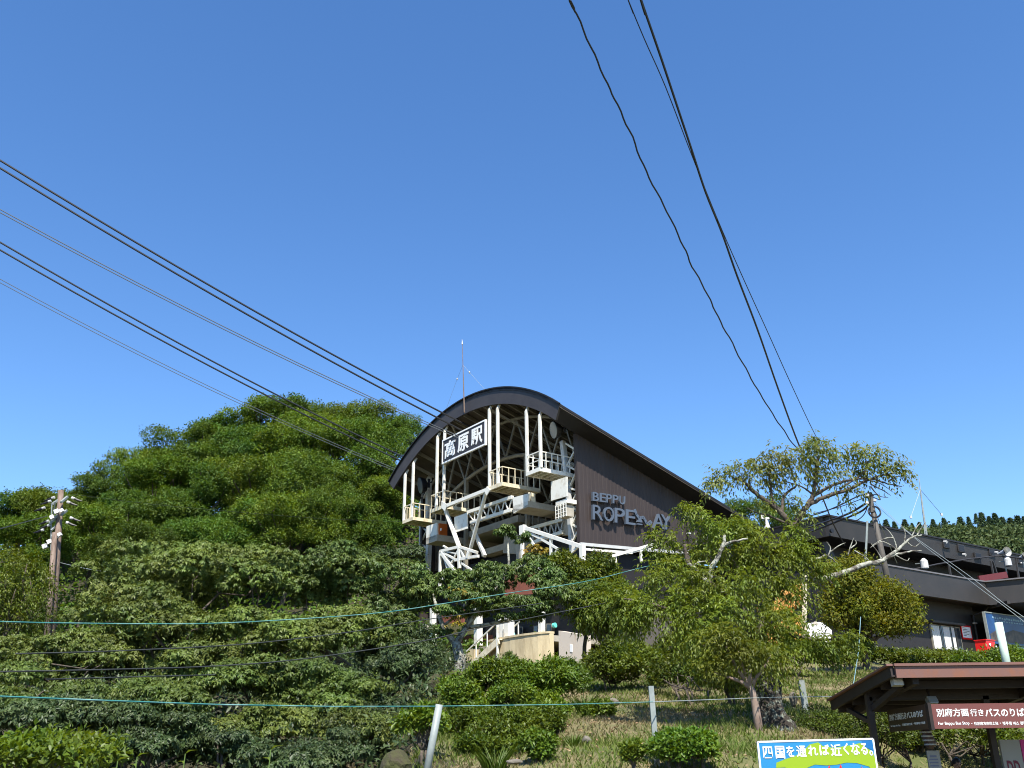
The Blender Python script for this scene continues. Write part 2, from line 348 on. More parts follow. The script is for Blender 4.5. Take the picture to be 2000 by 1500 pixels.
# front fascia of the arch
mb = MB(); N = 30
aa = np.linspace(AR, AL, N + 1)
ain = np.linspace(-.71, 17.3, N + 1)
for i in range(N):
    p = [S(ain[i], -2, arch_i(ain[i])), S(ain[i + 1], -2, arch_i(ain[i + 1])), S(aa[i + 1], -2, arch_o(aa[i + 1]) - .03), S(aa[i], -2, arch_o(aa[i]) - .03)]
    bk = [q + V * .12 for q in p]
    mb.add(p + bk, [(3, 2, 1, 0), (4, 5, 6, 7), (0, 1, 5, 4), (2, 3, 7, 6)])
p0 = [S(ain[0], -2, arch_i(ain[0])), S(aa[0], -2, arch_o(aa[0]) - .03)]; mb.quad(p0[0], p0[1], p0[1] + V * .12, p0[0] + V * .12)
p0 = [S(ain[N], -2, arch_i(ain[N])), S(aa[N], -2, arch_o(aa[N]) - .03)]; mb.quad(p0[0], p0[0] + V * .12, p0[1] + V * .12, p0[1])
part('arch_fascia', mb, m_fascia, st)
mb = MB()   # thin dark drip edge above the fascia
for i in range(N): mb.beam(S(aa[i], -2.03, arch_o(aa[i]) + .0), S(aa[i + 1], -2.03, arch_o(aa[i + 1]) + .0), .12, .07)
part('drip_edge', mb, m_roof, st)
# eave soffits
for (e0, e1) in ((AR, 0.02), (AL, AW)):
    mb = MB(); z0 = arch_o(AR) - .16; z1 = 18.93
    p = [S(e0, -1.88, z0 + SL * .12), S(e1, -1.88, z1 + SL * .12), S(e1, LEN, z1 + SL * (LEN + 2)), S(e0, LEN, z0 + SL * (LEN + 2))]
    mb.hexa([q - ZV * .04 for q in p] + p); part('eave_soffit', mb, m_roof, st)
# side walls: ribbed cladding as real ribs
wall_lo = 12.12
def ribbed(a, sgn, b0, b1, zlo, ztop, name, mt, pitch=.28):
    mb = MB(); n = int((b1 - b0) / pitch)
    prof = [(0, 0), (.40, 0), (.46, -.018), (.94, -.018)]
    bs = []; of = []
    for i in range(n):
        for t, d in prof: bs.append(b0 + (i + t) * pitch); of.append(d)
    bs.append(b1); of.append(0)
    vs = []
    for b, d in zip(bs, of): vs += [S(a - sgn * d, b, zlo(b)), S(a - sgn * d, b, ztop(b))]
    mb.add(vs, [(2 * i, 2 * i + 2, 2 * i + 3, 2 * i + 1) for i in range(len(bs) - 1)])
    mb.quad(S(a + .25 * (1 if sgn < 0 else -1), b0, zlo(b0)), S(a, b0, zlo(b0)), S(a, b0, ztop(b0)), S(a + .25 * (1 if sgn < 0 else -1), b0, ztop(b0)))
    return part(name, mb, mt, st)
wall = ribbed(0.0, -1, 0.0, LEN, lambda b: 12.12 + .045 * b, lambda b: 18.95 + SL * (b + 2), 'side_wall', m_brown)
ribbed(AW, 1, 0.0, LEN, lambda b: 6.0, lambda b: 18.95 + SL * (b + 2), 'side_wall', m_brown)
mb = MB(); mb.beam(S(.0, 0, 12.06), S(.0, LEN, 12.06 + .045 * LEN), .10, .17); part('wall_base_beam', mb, m_grey_steel, st)
mb = MB(); mb.sbox(0.3, AW - .1, LEN - .3, LEN - .1, 6, 14); part('rear_wall', mb, m_bdark, st)
# inner arch trusses across the hall
for b in (0.4, 5.5, 11.0):
    A = np.linspace(.35, AW - .35, 15)
    top = [S(a, b, arch_o(a, b) - .62) for a in A]; bot = [S(a, b, 4.3 + sqrt(15.2 ** 2 - (a - 8.45) ** 2) + SL * (b + 2) + .06) for a in A]
    mb = MB(); mb.tube(top, .10, 6); part('truss_chord', mb, m_frame_in, st)
    mb = MB(); mb.tube(bot, .12, 6); part('truss_chord', mb, m_frame_in, st)
    for i in range(14):
        mb = MB(); mb.beam(top[i] if i % 2 else bot[i], bot[i + 1] if i % 2 else top[i + 1], .10); part('truss_diagonal', mb, m_frame_in, st)
    for a in (5.2, 11.8):
        mb = MB(); mb.beam(S(a, b, 9), S(a, b, 4.3 + 15.0 + SL * (b + 2)), .22); part('hall_column', mb, m_frame_in, st)
for a0, a1 in ((6.5, 2.2), (10.4, 14.6)):      # sloping braces under the roof front
    mb = MB(); mb.beam(S(a0, -1.7, arch_i(a0) + .1), S(a1, 5, arch_i(a1, 5) - 1.2), .11); part('roof_brace', mb, m_frame_in, st)
# downpipe on the side wall
mb = MB(); b8 = onA(1342, 1000, -.15)[0]; mb.tube([S(-.12, b8, 15.25), S(-.12, b8, 6.2)], .07, 8); pipe = part('downpipe', mb, m_brown, st)
for z in (14.6, 13.6, 12.6):
    mb = MB(); mb.obox(S(-.14, b8, z), U * .09, V * .10, ZV * .035); part('pipe_clip', mb, m_insul, pipe)
mb = MB(); mb.beam(S(AR + .05, b8 - .4, 16.2), S(-.05, b8 + .1, 15.75), .1); part('gutter_outlet', mb, m_roof, st)
# --- raised letters
def lx(zx, zy): return (1140 + zx / 11.11, 940 + zy / 11.11)
def wall_letter(ch, x0, x1, ytop0, ytop1, ybot0, ybot1, bold=.03):
    P00 = pA(*lx(x0, ybot0), -.16); P10 = pA(*lx(x1, ybot1), -.16); P01 = pA(*lx(x0, ytop0), -.16); P11 = pA(*lx(x1, ytop1), -.16)
    # square the letter up in the wall plane
    mb = text_mb(ch, P00, P10, P01, P11, NU, .14, bold); part('letter', mb, m_letter, wall)
    c = (P00 + P10 + P01 + P11) / 4
    for dz in (-.15, .15):
        s = MB(); s.beam(c + U * .02 + ZV * dz, c + U * .16 + ZV * dz, .035); part('letter_stud', s, m_letter, wall)
for ch, x0, x1 in (('B', 165, 298), ('E', 318, 450), ('P', 458, 575), ('P', 598, 720), ('U', 742, 868)):
    tl = lambda x: 236 + (x - 150) * .145; bl = lambda x: 432 + (x - 165) * .125
    wall_letter(ch, x0, x1, tl(x0), tl(x1), bl(x0), bl(x1), .012)
for ch, x0, x1 in (('R', 165, 388), ('O', 402, 628), ('P', 642, 862), ('E', 884, 1088), ('A', 1470, 1712), ('Y', 1640, 1872)):
    tl = lambda x: 512 + (x - 150) * .142; bl = lambda x: 838 + (x - 190) * .139
    wall_letter(ch, x0, x1, tl(x0), tl(x1), bl(x0), bl(x1), .004)
mb = MB()
sw = [(1095, 622), (1130, 720), (1185, 800), (1235, 795), (1275, 785), (1310, 830), (1345, 905), (1385, 935), (1425, 915), (1450, 880)]
pw = [pA(*lx(*q), -.22) for q in sw]
for i in range(len(pw) - 1):
    d = (pw[i + 1] - pw[i]); d /= np.linalg.norm(d); mb.beam(pw[i] - d * .03, pw[i + 1] + d * .03, .14, .17, up=np.cross(d, U))
cabin = [(1128, 892), (1150, 840), (1190, 822), (1225, 850), (1240, 905)]
mb.slab([pA(*lx(*q), -.16) for q in cabin], NU, .14)
mb.slab([pA(*lx(*q), -.16) for q in [(1128, 920), (1240, 935), (1240, 962), (1128, 945)]], NU, .14)
part('letter', mb, m_letter, wall, label='letter W drawn as a rope curve with a small cabin')
# --- balconies hanging at the open front
FZ = 16.0; BB = 0.55
post_a = (15.8, 14.72, 11.67, 10.8, 5.71, 4.85, 2.0, .77)
for (a0, a1, mt, bb) in ((.76, 2.05, m_white, .55), (4.33, 5.80, m_cream, .75), (10.65, 12.25, m_cream, .75), (14.42, 15.82, m_cream, .55)):
    f = MB(); f.sbox(a0, a1, -2.02, -1.92, FZ - .02, FZ + .2); f.sbox(a0, a0 + .1, -1.918, bb, FZ - .02, FZ + .2); f.sbox(a1 - .1, a1, -1.918, bb, FZ - .02, FZ + .2); f.sbox(a0 + .102, a1 - .102, bb - .1, bb - .002, FZ - .02, FZ + .2)
    f.sbox(a0 + .102, a1 - .102, -1.915, bb - .102, FZ + .15, FZ + .19)
    bal = part('balcony', f, mt, st)
    for k in range(6):
        t = -1.6 + k * (bb + 1.4) / 5; s = MB(); s.sbox(a0 + .104, a1 - .104, t - .04, t + .04, FZ + .0, FZ + .145); part('floor_joist', s, mt, bal)
    rail = [(S(a1 - .04, -1.97, 0), S(a0 + .04, -1.97, 0)), (S(a0 + .04, -1.97, 0), S(a0 + .04, bb, 0))]
    for (p, q) in rail + [(S(a1 - .04, -1.97, 0), S(a1 - .04, bb, 0))]:
        L = np.linalg.norm(q - p); n = max(2, int(L / .42))
        for zz in ((17.12, 16.62) if a0 < 1 else (17.12,)):
            s = MB(); s.beam(p + ZV * zz, q + ZV * zz, .05 if zz > 17 else .035); part('rail', s, mt, bal)
        for k in range(n + 1):
            r = p + (q - p) * k / n; s = MB(); s.beam(r + ZV * (FZ + .2), r + ZV * 17.1, .04, up=V); part('baluster', s, mt, bal)
for a in post_a:
    mb = MB(); mb.sbox(a - .075, a + .075, -2.0, -1.86, FZ + .202, arch_i(a) - .01 - .25)
    mb.beam(S(a, -1.93, arch_i(a) - .27), S(a, -1.72, arch_i(a) + .12), .12); part('post', mb, m_white, st)
# --- name sign between the two middle post pairs
sg = MB(); A0, A1, Z0, Z1 = 5.93, 10.66, 18.90, 20.32
sg.sbox(A0, A1, -2.12, -2.06, Z0, Z1); sign = part('name_sign', sg, m_signdark, st)
for q in ((A0, A1, Z1, Z1 + .09), (A0, A1, Z0 - .09, Z0), (A0 - .09, A0, Z0 - .09, Z1 + .09), (A1, A1 + .09, Z0 - .09, Z1 + .09)):
    mb = MB(); mb.sbox(q[0], q[1], -2.15, -2.02, q[2], q[3]); part('sign_frame', mb, m_signwhite, sign)
for k, ch in enumerate('高原駅'):
    c1 = 10.45 - k * 1.52; mb = text_mb(ch, S(c1, -2.125, Z0 + .17), S(c1 - 1.24, -2.125, Z0 + .17), S(c1, -2.125, Z1 - .15), S(c1 - 1.24, -2.125, Z1 - .15), NV, .02, .022); part('character', mb, m_signwhite, sign)
# --- main beam, legs, trusses in front
def stick(name, p, q, w, mt=m_white, h=None):
    mb = MB(); mb.beam(p, q, w, h); return part(name, mb, mt, st)
stick('front_beam', S(10.7, -1.95, 16.06), S(5.8, -1.95, 16.08), .21)
stick('leg', pB(868, 990, -1.9), pB(897, 1068, -1.6), .19)
stick('leg', pB(949, 962, -1.9), pB(917, 1078, -1.3), .17)
stick('leg', pB(921, 1026, -1.0), pB(947, 1086, -1.4), .18)
mb = MB(); mb.slab([pB(862, 978, -2.08), pB(873, 985, -2.08), pB(869, 998, -2.08), pB(862, 992, -2.08)], V, .05); part('gusset_plate', mb, m_white, st)
mb = MB(); mb.slab([pB(951, 950, -2.08), pB(945, 958, -2.08), pB(950, 968, -2.08), pB(957, 957, -2.08)], V, .05); part('gusset_plate', mb, m_white, st)
def lattice(t0, t1, b0, b1, n, bplane, w, dm):
    T = [pB(*t0, bplane), pB(*t1, bplane)]; B = [pB(*b0, bplane), pB(*b1, bplane)]
    stick('truss_chord', T[0], T[1], w); stick('truss_chord', B[0], B[1], w)
    for i in range(n):
        a = T[0] + (T[1] - T[0]) * i / n; c = B[0] + (B[1] - B[0]) * (i + .5) / n; e = T[0] + (T[1] - T[0]) * (i + 1) / n
        stick('truss_diagonal', a, c, .06, dm); stick('truss_diagonal', c, e, .06, dm)
lattice((914, 1001), (1001, 971), (920, 1021), (1000, 996), 6, -1.3, .19, m_white)
lattice((1030, 1034), (1100, 1015), (1036, 1062), (1100, 1039), 6, .6, .19, m_grey_steel)
# platforms behind: parapet panels, slabs
def plate(name, px, b, t, mt, parent=st):
    mb = MB(); mb.slab([pB(*q, b) for q in px], V, t); return part(name, mb, mt, parent)
plate('parapet_panel', [(1001, 972), (1031, 964), (1031, 985), (1003, 1003)], -1.5, .12, m_white)
plate('parapet_panel', [(833, 1028), (853, 1021), (853, 1049), (832, 1057)], -1.5, .12, m_white)
plate('wind_panel', [(887, 1010), (912, 1001.5), (913, 1032), (888, 1040)], -1.6, .06, m_white)
plate('wind_panel', [(1076, 941), (1107, 931), (1107, 969), (1076, 978)], -1.0, .06, m_white)
aR0, zR0 = onB(1032, 990, -1.5); aR1, _ = onB(1002, 1003, -1.5)
mb = MB(); mb.sbox(aR0, aR1, -1.5, 9, zR0, zR0 + .34); part('platform_slab', mb, m_conc, st)
mb = MB(); mb.sbox(.35, aR0 - .003, 1.2, 9, zR0 - .1, zR0 + .26); part('platform_slab', mb, m_conc, st)
aL0, zL0 = onB(853, 1053, -1.5); aL1, _ = onB(832, 1060, -1.5)
mb = MB(); mb.sbox(aL0 - .05, aL1, -1.5, 9, zL0 - .1, zL0 + .3); part('platform_slab', mb, m_conc, st)
mb = MB(); mb.sbox(6.4, aL0 - .053, 0.6, 9, zL0 + .25, zL0 + .65); part('platform_slab', mb, m_conc, st)
mb = MB(); mb.sbox(5.6, 10.8, .9, 9, 13.3, 13.68); part('platform_slab', mb, m_conc, st)
for k in range(8):     # railing uprights along the inner platform
    a = 3.6 + k * .62; stick('rail_post', S(a, 1.0, 13.7), S(a, 1.0, 15.2), .06, m_frame_in)
plate('tan_jamb', [(1031, 961), (1037, 963), (1038, 986), (1031, 985)], -1.2, .3, m_cream)
mb = MB(); mb.obox(pB(861, 1037, 0.2), U * .33, V * .3, ZV * .42); crate = part('orange_crate', mb, m_orange, st)
mb = MB(); mb.obox(pB(861, 1034, -.12), U * .08, V * .01, ZV * .08); part('crate_label', mb, m_signwhite, crate)
# right lattice column with zigzag bracing
ch = [(1099, 862), (1104, 905), (1109, 945), (1112, 985), (1115, 1025), (1118, 1078)]
stick('lattice_column', pB(*ch[0], .2), pB(*ch[2], .2), .26, m_grey_steel); stick('lattice_column', pB(*ch[2], .2), pB(*ch[5], .2), .24, m_grey_steel)
zz = [(1105, 866), (1124, 878), (1108, 910), (1127, 919), (1112, 953), (1129, 958), (1114, 990), (1131, 997), (1118, 1024), (1132, 1032), (1119, 1056)]
for i in range(len(zz) - 1): stick('lattice_diagonal', pB(*zz[i], .25), pB(*zz[i + 1], .25), .10)
for q0, q1 in (((822, 1024), (820, 1095)), ((838, 924), (836, 1012)), ((838, 1058), (834, 1150))): stick('lattice_column', pB(*q0, .2), pB(*q1, .2), .30 if q0[0] > 830 else .16, m_grey_steel)
for q0, q1 in (((823, 1030), (833, 1036)), ((833, 1038), (823, 1058)), ((823, 1062), (834, 1071)), ((822, 984), (836, 955)), ((826, 960), (818, 1000))): stick('lattice_diagonal', pB(*q0, .2), pB(*q1, .2), .10)
# round floodlights under the arch
for (x, y, r) in ((1083, 840, .50), (822, 948, .58)):
    c = pB(x, y, -.9); n = np.array([-.92, -.34, -.2]); n /= np.linalg.norm(n)
    mb = MB(); mb.tube([c - n * .45, c - n * .3, c, c + n * .06], [r * .35, r * .8, r, r], 18); fl = part('floodlight', mb, m_black, st)
    mb = MB(); mb.disc_prism(c + n * .062, n, r * .93, .02, 18); part('lens', mb, m_lamp, fl)
    mb = MB(); mb.tube([c - n * .3 + U * -.1, c - n * .3 - U * .9], .05, 6); mb.beam(c - n * .3 - U * .5 - ZV * .3, c - n * .3 - U * .5 + ZV * .3, .12); part('bracket', mb, m_black, fl)
# caged lamp box in front of the column
c0 = pB(1106, 996, -.6)
mb = MB(); mb.obox(c0 + ZV * .38, U * .47, V * .35, ZV * .11); cage = part('equipment_cage', mb, m_white, st)
mb = MB(); mb.obox(c0 - ZV * .12, U * .34, V * .25, ZV * .30); part('equipment_box', mb, m_conc, cage)
for k in range(4):
    mb = MB(); mb.beam(c0 + U * .45 - V * .36 + ZV * (.2 - k * .2), c0 - U * .45 - V * .36 + ZV * (.2 - k * .2), .035); part('cage_bar', mb, m_white, cage)
for k in range(5):
    mb = MB(); mb.beam(c0 + U * (.45 - k * .225) - V * .38 + ZV * .26, c0 + U * (.45 - k * .225) - V * .38 - ZV * .48, .03, up=V); part('cage_bar', mb, m_white, cage)
# lower right front frame
n0 = (1022, 1032); B1 = -2.2
for p, q, w in (((1022, 1030), (1138, 1068), .24), ((1024, 1036), (1055, 1051), .15), ((1055, 1051), (1072, 1046), .15), ((1058, 1053), (1090, 1072), .15), ((1027, 1038), (1043, 1064), .15), ((1076, 1049), (1077, 1096), .17), ((1077, 1096), (1087, 1074), .10), ((1137, 1064), (1139, 1100), .30), ((1128, 1069), (1117, 1079), .12), ((1020, 1030), (1020, 1074), .2), ((1024, 1096), (1060, 1113), .18), ((1020, 1075), (1022, 1098), .18)):
    stick('frame_strut', pB(*p, B1), pB(*q, B1), w * .78)
mb = MB(); mb.obox(pB(1021, 1035, -2.25), U * .2, V * .1, ZV * .25); part('node_block', mb, m_white, st)
# lower left front frame (a tetrahedral support)
for p, q, w in (((860, 1077), (897, 1068), .22), ((860, 1077), (859, 1145), .18), ((863, 1080), (890, 1118), .26), ((865, 1079), (889, 1092), .16), ((897, 1068), (898, 1110), .26), ((898, 1068), (932, 1079), .2), ((894, 1076), (863, 1135), .12), ((865, 1082), (880, 1130), .12), ((889, 1094), (934, 1086), .22), ((868, 1077), (898, 1082), .1), ((866, 1066), (878, 1073), .12), ((900, 1072), (908, 1092), .16), ((902, 1100), (926, 1117), .14), ((917, 1078), (914, 1090), .3)):
    stick('frame_strut', pB(*p, -2.3), pB(*q, -2.3), w * .74)
# small railing left of the column
for p, q in (((799, 1073), (798, 1097)), ((799, 1074), (828, 1077)), ((800, 1083), (822, 1086)), ((800, 1089), (822, 1091)), ((821, 1074), (820, 1096))): stick('side_rail', pB(*p, -.6), pB(*q, -.6), .16)
# side awning frame below the lettered wall
for p, q, w in (((1192, 1087), (1276, 1063), .20), ((1143, 1073), (1234, 1080), .16), ((1251, 1075), (1253, 1097), .16), ((1222, 1082), (1276, 1069), .10), ((1196, 1076), (1197, 1106), .08), ((1203, 1076), (1203, 1104), .08)):
    stick('awning_bar', pA(*p, -.8), pA(*q, -.8), w * .75)
# lower storey
mb = MB(); mb.sbox(.6, AW - .1, 1.6, 1.9, 6.0, 13.2); part('hall_wall', mb, m_bdark, st)
mb = MB(); mb.sbox(.5, .62, 1.91, LEN - .4, 6.0, 12.0); part('hall_wall', mb, m_bdark, st)
plate('louvre_wall', [(840, 1058), (886, 1063), (886, 1115), (840, 1115)], 1.2, .1, m_louvre)
for k in range(9):
    x = 842 + k * 5; stick('louvre_rib', pB(x, 1060, 1.15), pB(x, 1113, 1.15), .05, m_louvre)
plate('concrete_pier', [(985, 1046), (1012, 1044), (1012, 1082), (982, 1080)], .4, .5, m_conc)
plate('concrete_pier', [(1008, 1052), (1022, 1052), (1022, 1110), (1008, 1110)], .2, .5, m_conc)
plate('concrete_pier', [(1098, 1016), (1124, 1010), (1124, 1044), (1098, 1046)], .7, .3, m_conc)
plate('red_board', [(984, 1118), (1042, 1118), (1042, 1160), (984, 1164)], -.9, .1, m_redbrown)
plate('red_board', [(862, 1190), (905, 1190), (905, 1218), (862, 1220)], -.6, .1, m_redbrown)
plate('olive_band', [(872, 1218), (932, 1214), (932, 1238), (872, 1242)], -.7, .1, m_greenpanel)
plate('olive_band', [(832, 1208), (850, 1208), (850, 1232), (832, 1232)], -.7, .1, m_greenpanel)
plate('red_board', [(872, 1244), (960, 1240), (960, 1272), (872, 1272)], 0.6, .1, m_redbrown)
# terrace: curved cream wall, pillars, stair
zt = onB(1010, 1247, -2.0)[1]
mb = MB(); pts = [(5.9, -.6), (5.75, -1.9), (5.2, -2.35), (4.2, -2.5), (3.0, -2.5), (1.9, -2.4), (1.0, -2.2), (.4, -1.9)]
for i in range(len(pts) - 1):
    (a0, b0), (a1, b1) = pts[i], pts[i + 1]
    p = [S(a0, b0, 4.2), S(a1, b1, 4.2), S(a1, b1 + .25, 4.2), S(a0, b0 + .25, 4.2)]; mb.hexa(p + [q + ZV * (zt - 4.2) for q in p])
terr = part('terrace_wall', mb, m_terrace, st)
mb = MB()
for i in range(len(pts) - 1):
    (a0, b0), (a1, b1) = pts[i], pts[i + 1]
    p = [S(a0, b0 - .05, zt + .003), S(a1, b1 - .05, zt + .003), S(a1, b1 + .3, zt + .003), S(a0, b0 + .3, zt + .003)]; mb.hexa(p + [q + ZV * .1 for q in p])
part('coping', mb, m_terrace, terr)
mb = MB(); mb.sbox(.6, 15, -1.6, 1.6, zt - .35, zt - .05); part('terrace_floor', mb, m_conc, st)
for (x, y0, y1, w, bb) in ((984, 1213, 1249, .34, -1.8), (994, 1213, 1248, .42, -2.0), (1058, 1206, 1249, .26, -1.9), (934, 1198, 1258, .36, -1.6), (846, 1200, 1262, .3, -1.8), (832, 1232, 1290, .3, -1.9)):
    stick('pillar', pB(x, y1 + 3, bb), pB(x, y0 - 12, bb), w)
plate('pinkish_wall', [(1091, 1232), (1142, 1240), (1141, 1298), (1092, 1290)], -2.7, .4, m_plaster)
plate('wall_notice', [(1113, 1258), (1118, 1259), (1118, 1274), (1113, 1273)], -2.72, .02, m_signwhite)
plate('cream_wall', [(855, 1270), (926, 1268), (926, 1330), (850, 1330)], -2.4, .3, m_terrace)
plate('cream_wall', [(808, 1275), (832, 1275), (832, 1330), (808, 1325)], -2.2, .3, m_terrace)
plate('blue_panel', [(830, 1236), (846, 1237), (845, 1251), (830, 1250)], -2.0, .05, m_blueboard)
plate('arched_board', [(997, 1249), (997, 1232), (1001, 1231), (1004, 1237), (1006, 1246), (1007, 1249)], -1.2, .06, m_turq)
for x0, x1, y0, y1 in ((1011, 1020, 1224, 1240), (1042, 1051, 1222, 1246), (1067, 1077, 1218, 1246)):
    w = plate('window', [(x0, y0), (x1, y0), (x1, y1), (x0, y1)], 1.3, .06, m_frame_in); plate('pane', [(x0 + 1.2, y0 + 1.5), (x1 - 1.2, y0 + 1.5), (x1 - 1.2, y1 - 1.5), (x0 + 1.2, y1 - 1.5)], 1.27, .02, m_glass, w)
mb = MB(); c = pB(1081, 1222, -1.4); mb.tube([c, c + np.array([.1, -.1, .02])], .13, 12); part('round_sign', mb, m_turq, st)
# stair down to the left
p_top = pB(974, 1251, -2.75); p_bot = pB(908, 1312, -2.75)
def along(t, dz=0, db=0): return p_top + (p_bot - p_top) * t + ZV * dz + V * db
mb = MB(); mb.beam(along(0), along(1), .08, .36); stair = part('staircase', mb, m_cream, st)
mb = MB(); mb.beam(along(0, 0, 1.3), along(1, 0, 1.3), .08, .36); part('stringer', mb, m_cream, stair)
for k in range(11):
    mb = MB(); c = along((k + .3) / 11, .1, .65); mb.obox(c, U * .13, V * .60, ZV * .025); part('tread', mb, m_cream, stair)
for db in (0, 1.3):
    mb = MB(); mb.beam(along(-.06, 1.0, db), along(1, 1.0, db), .06); part('handrail', mb, m_white, stair)
    for t in (0, .33, .66, 1.0):
        mb = MB(); mb.beam(along(t, .15, db), along(t, 1.0, db), .05, up=V); part('rail_post', mb, m_white, stair)
mb = MB(); mb.beam(pB(971, 1215, -2.75), pB(972, 1300, -2.75), .09, up=V); part('newel_post', mb, m_white, stair)
# grey side wall of the ground floor with a window
mb = MB(); mb.slab([pA(1196, 1190, -1.2), pA(1312, 1190, -1.2), pA(1312, 1268, -1.2), pA(1196, 1268, -1.2)], U, .2); part('ground_floor_wall', mb, mat('grey_brown_wall', (.085, .075, .068), .7, (.10, .09, .08), 2), st)
mb = MB(); mb.slab([pA(1218, 1203, -1.23), pA(1256, 1205, -1.23), pA(1256, 1229, -1.23), pA(1218, 1227, -1.23)], U, .05); w = part('window', mb, m_frame_in, st)
mb = MB(); mb.slab([pA(1221, 1205, -1.25), pA(1253, 1207, -1.25), pA(1253, 1227, -1.25), pA(1221, 1225, -1.25)], U, .02); part('pane', mb, m_glass, w)
plate('white_shed_wall', [(1187, 1195), (1206, 1196), (1206, 1216), (1187, 1212)], -3.4, .4, m_signwhite)
# lightning rod with guys on the roof front
an = thing('roof_antenna', 'thin rusty mast with two guy wires on the arched station roof', 'antenna', pB(907, 806, -2.2))
mb = MB(); mb.tube([pB(907, 806, -2.2), pB(905, 740, -2.2), pB(903, 672, -2.2)], [.045, .032, .015], 6); part('mast', mb, m_wood, an)
mb = MB(); mb.tube([pB(903, 673, -2.2), pB(902.5, 663, -2.2)], [.05, .01], 6); part('tip', mb, m_insul, an)
for (x, y, bx, by, bb) in ((893, 740, 870, 803, -1.6), (917, 727, 948, 762, 1.5)):
    top = pB(904, 713, -2.2); mid = pB(x, y, -2.0); mb = MB(); mb.tube([top, mid, pB(bx, by, -2)], .007, 4); g = part('guy_wire', mb, m_galv, an)
    mb = MB(); mb.tube([mid - ZV * .09, mid, mid + ZV * .06], [.02, .06, .02], 8); part('guy_insulator', mb, m_insul, g)

# ------------------------------------------------------------------ ropeway cables
def cable(name, p_px, b, q_px, r, mt, label, sag, cat='cable', group='ropeway cables'):
    a, z = onB(*p_px, b); P = S(a, b, z); bq, zq = onA(*q_px, a); Q = S(a, bq, zq); ext = Q + (Q - P) * .8 + ZV * 3.0
    pts = []
    for t in np.linspace(0, 1, 15): pts.append(P + (Q - P) * t - ZV * sag * 4 * t * (1 - t))
    d = pts[-1] - pts[-2]
    for k in range(1, 8): pts.append(Q + d * k * 1.5 + ZV * .05 * k * k)
    mb = MB(); mb.tube(pts, r, 5); single(name, mb, mt, label, cat, group)
for args in (((1023, 886), 3, (0, 313), .055, m_cable, 'thick black track rope, highest of the cables running into the station', .5),
             ((1024, 901), 3, (0, 328), .055, m_cable, 'thick black track rope just below the highest cable into the station', .5),
             ((1024, 905), 3, (0, 409), .026, m_haul, 'thin grey haul rope below the upper pair of black cables', .55),
             ((1024, 909), 3, (0, 415), .026, m_haul, 'thin grey haul rope, lower of the two between the black cable pairs', .55),
             ((863, 927), 3, (0, 473), .055, m_cable, 'thick black track rope, upper of the pair into the left bay', .5),
             ((863, 936), 3, (0, 488), .055, m_cable, 'thick black track rope, lower of the pair into the left bay', .5),
             ((860, 950), 3, (0, 545), .022, m_haul, 'thin grey haul rope into the left bay, second lowest cable', .6),
             ((860, 954), 3, (0, 552), .022, m_haul, 'thin grey haul rope into the left bay, lowest of all cables', .6)):
    cable('ropeway_cable', *args)

# ------------------------------------------------------------------ dark building on the right
A2 = -10.38
rbd = thing('restaurant_building', 'long low charcoal building with two fascia bands beside the station', 'building', S(A2 + 3, 20, 6))
def sb(name, a0, a1, b0, b1, z0, z1, mt, parent=rbd, label=None):
    mb = MB(); mb.sbox(a0, a1, b0, b1, z0, z1); return part(name, mb, mt, parent, label=label)
UF = A2 + 1.0      # upper fascia plane (set back)
bc, zt_ = onA(1617, 1021, UF); zb_ = onA(1617, 1053, UF)[1]; b1_, z1_ = onA(2000, 1079, UF); zb1 = onA(1985, 1126, UF)[1]
EB = 42.0; sl = (z1_ - zt_) / (b1_ - bc) * 0
zt_ = (zt_ + z1_) / 2; zb_ = zt_ - .98
mb = MB(); mb.hexa([S(UF, bc, zb_), S(UF, EB, zb_), S(UF + .2, EB, zb_), S(UF + .2, bc, zb_), S(UF - .1, bc, zt_), S(UF - .1, EB, zt_), S(UF + .2, EB, zt_), S(UF + .2, bc, zt_)]); part('upper_fascia', mb, m_bfascia, rbd)
mb = MB(); mb.hexa([S(UF + .2, bc, zb_), S(UF + 9, bc, zb_), S(UF + 9, bc + .2, zb_), S(UF + .2, bc + .2, zb_), S(UF + .2, bc - .1, zt_), S(UF + 9, bc - .1, zt_), S(UF + 9, bc + .2, zt_), S(UF + .2, bc + .2, zt_)]); part('upper_fascia', mb, m_bfascia, rbd)
sb('roof_edge', UF - .16, UF + 9, bc - .16, EB, zt_ + .003, zt_ + .09, m_roof)
sb('soffit', UF + .2, UF + 9, bc + .2, EB, zb_ + .02, zb_ + .08, m_roof)
sb('upper_wall', UF + 1.6, UF + 1.8, bc + 1.6, EB, 9.0, zb_ + .02, m_bdark)
sb('upper_wall', UF + 1.8, UF + 9, bc + 1.6, bc + 1.8, 6.0, zb_ + .02, m_bdark)
mb = MB(); mb.slab([pA(1607, 1058, UF + .6), pA(1618, 1058, UF + .6), pA(1640, 1105, UF + .6), pA(1622, 1105, UF + .6)], U, .3); part('raking_column', mb, m_bfascia, rbd)
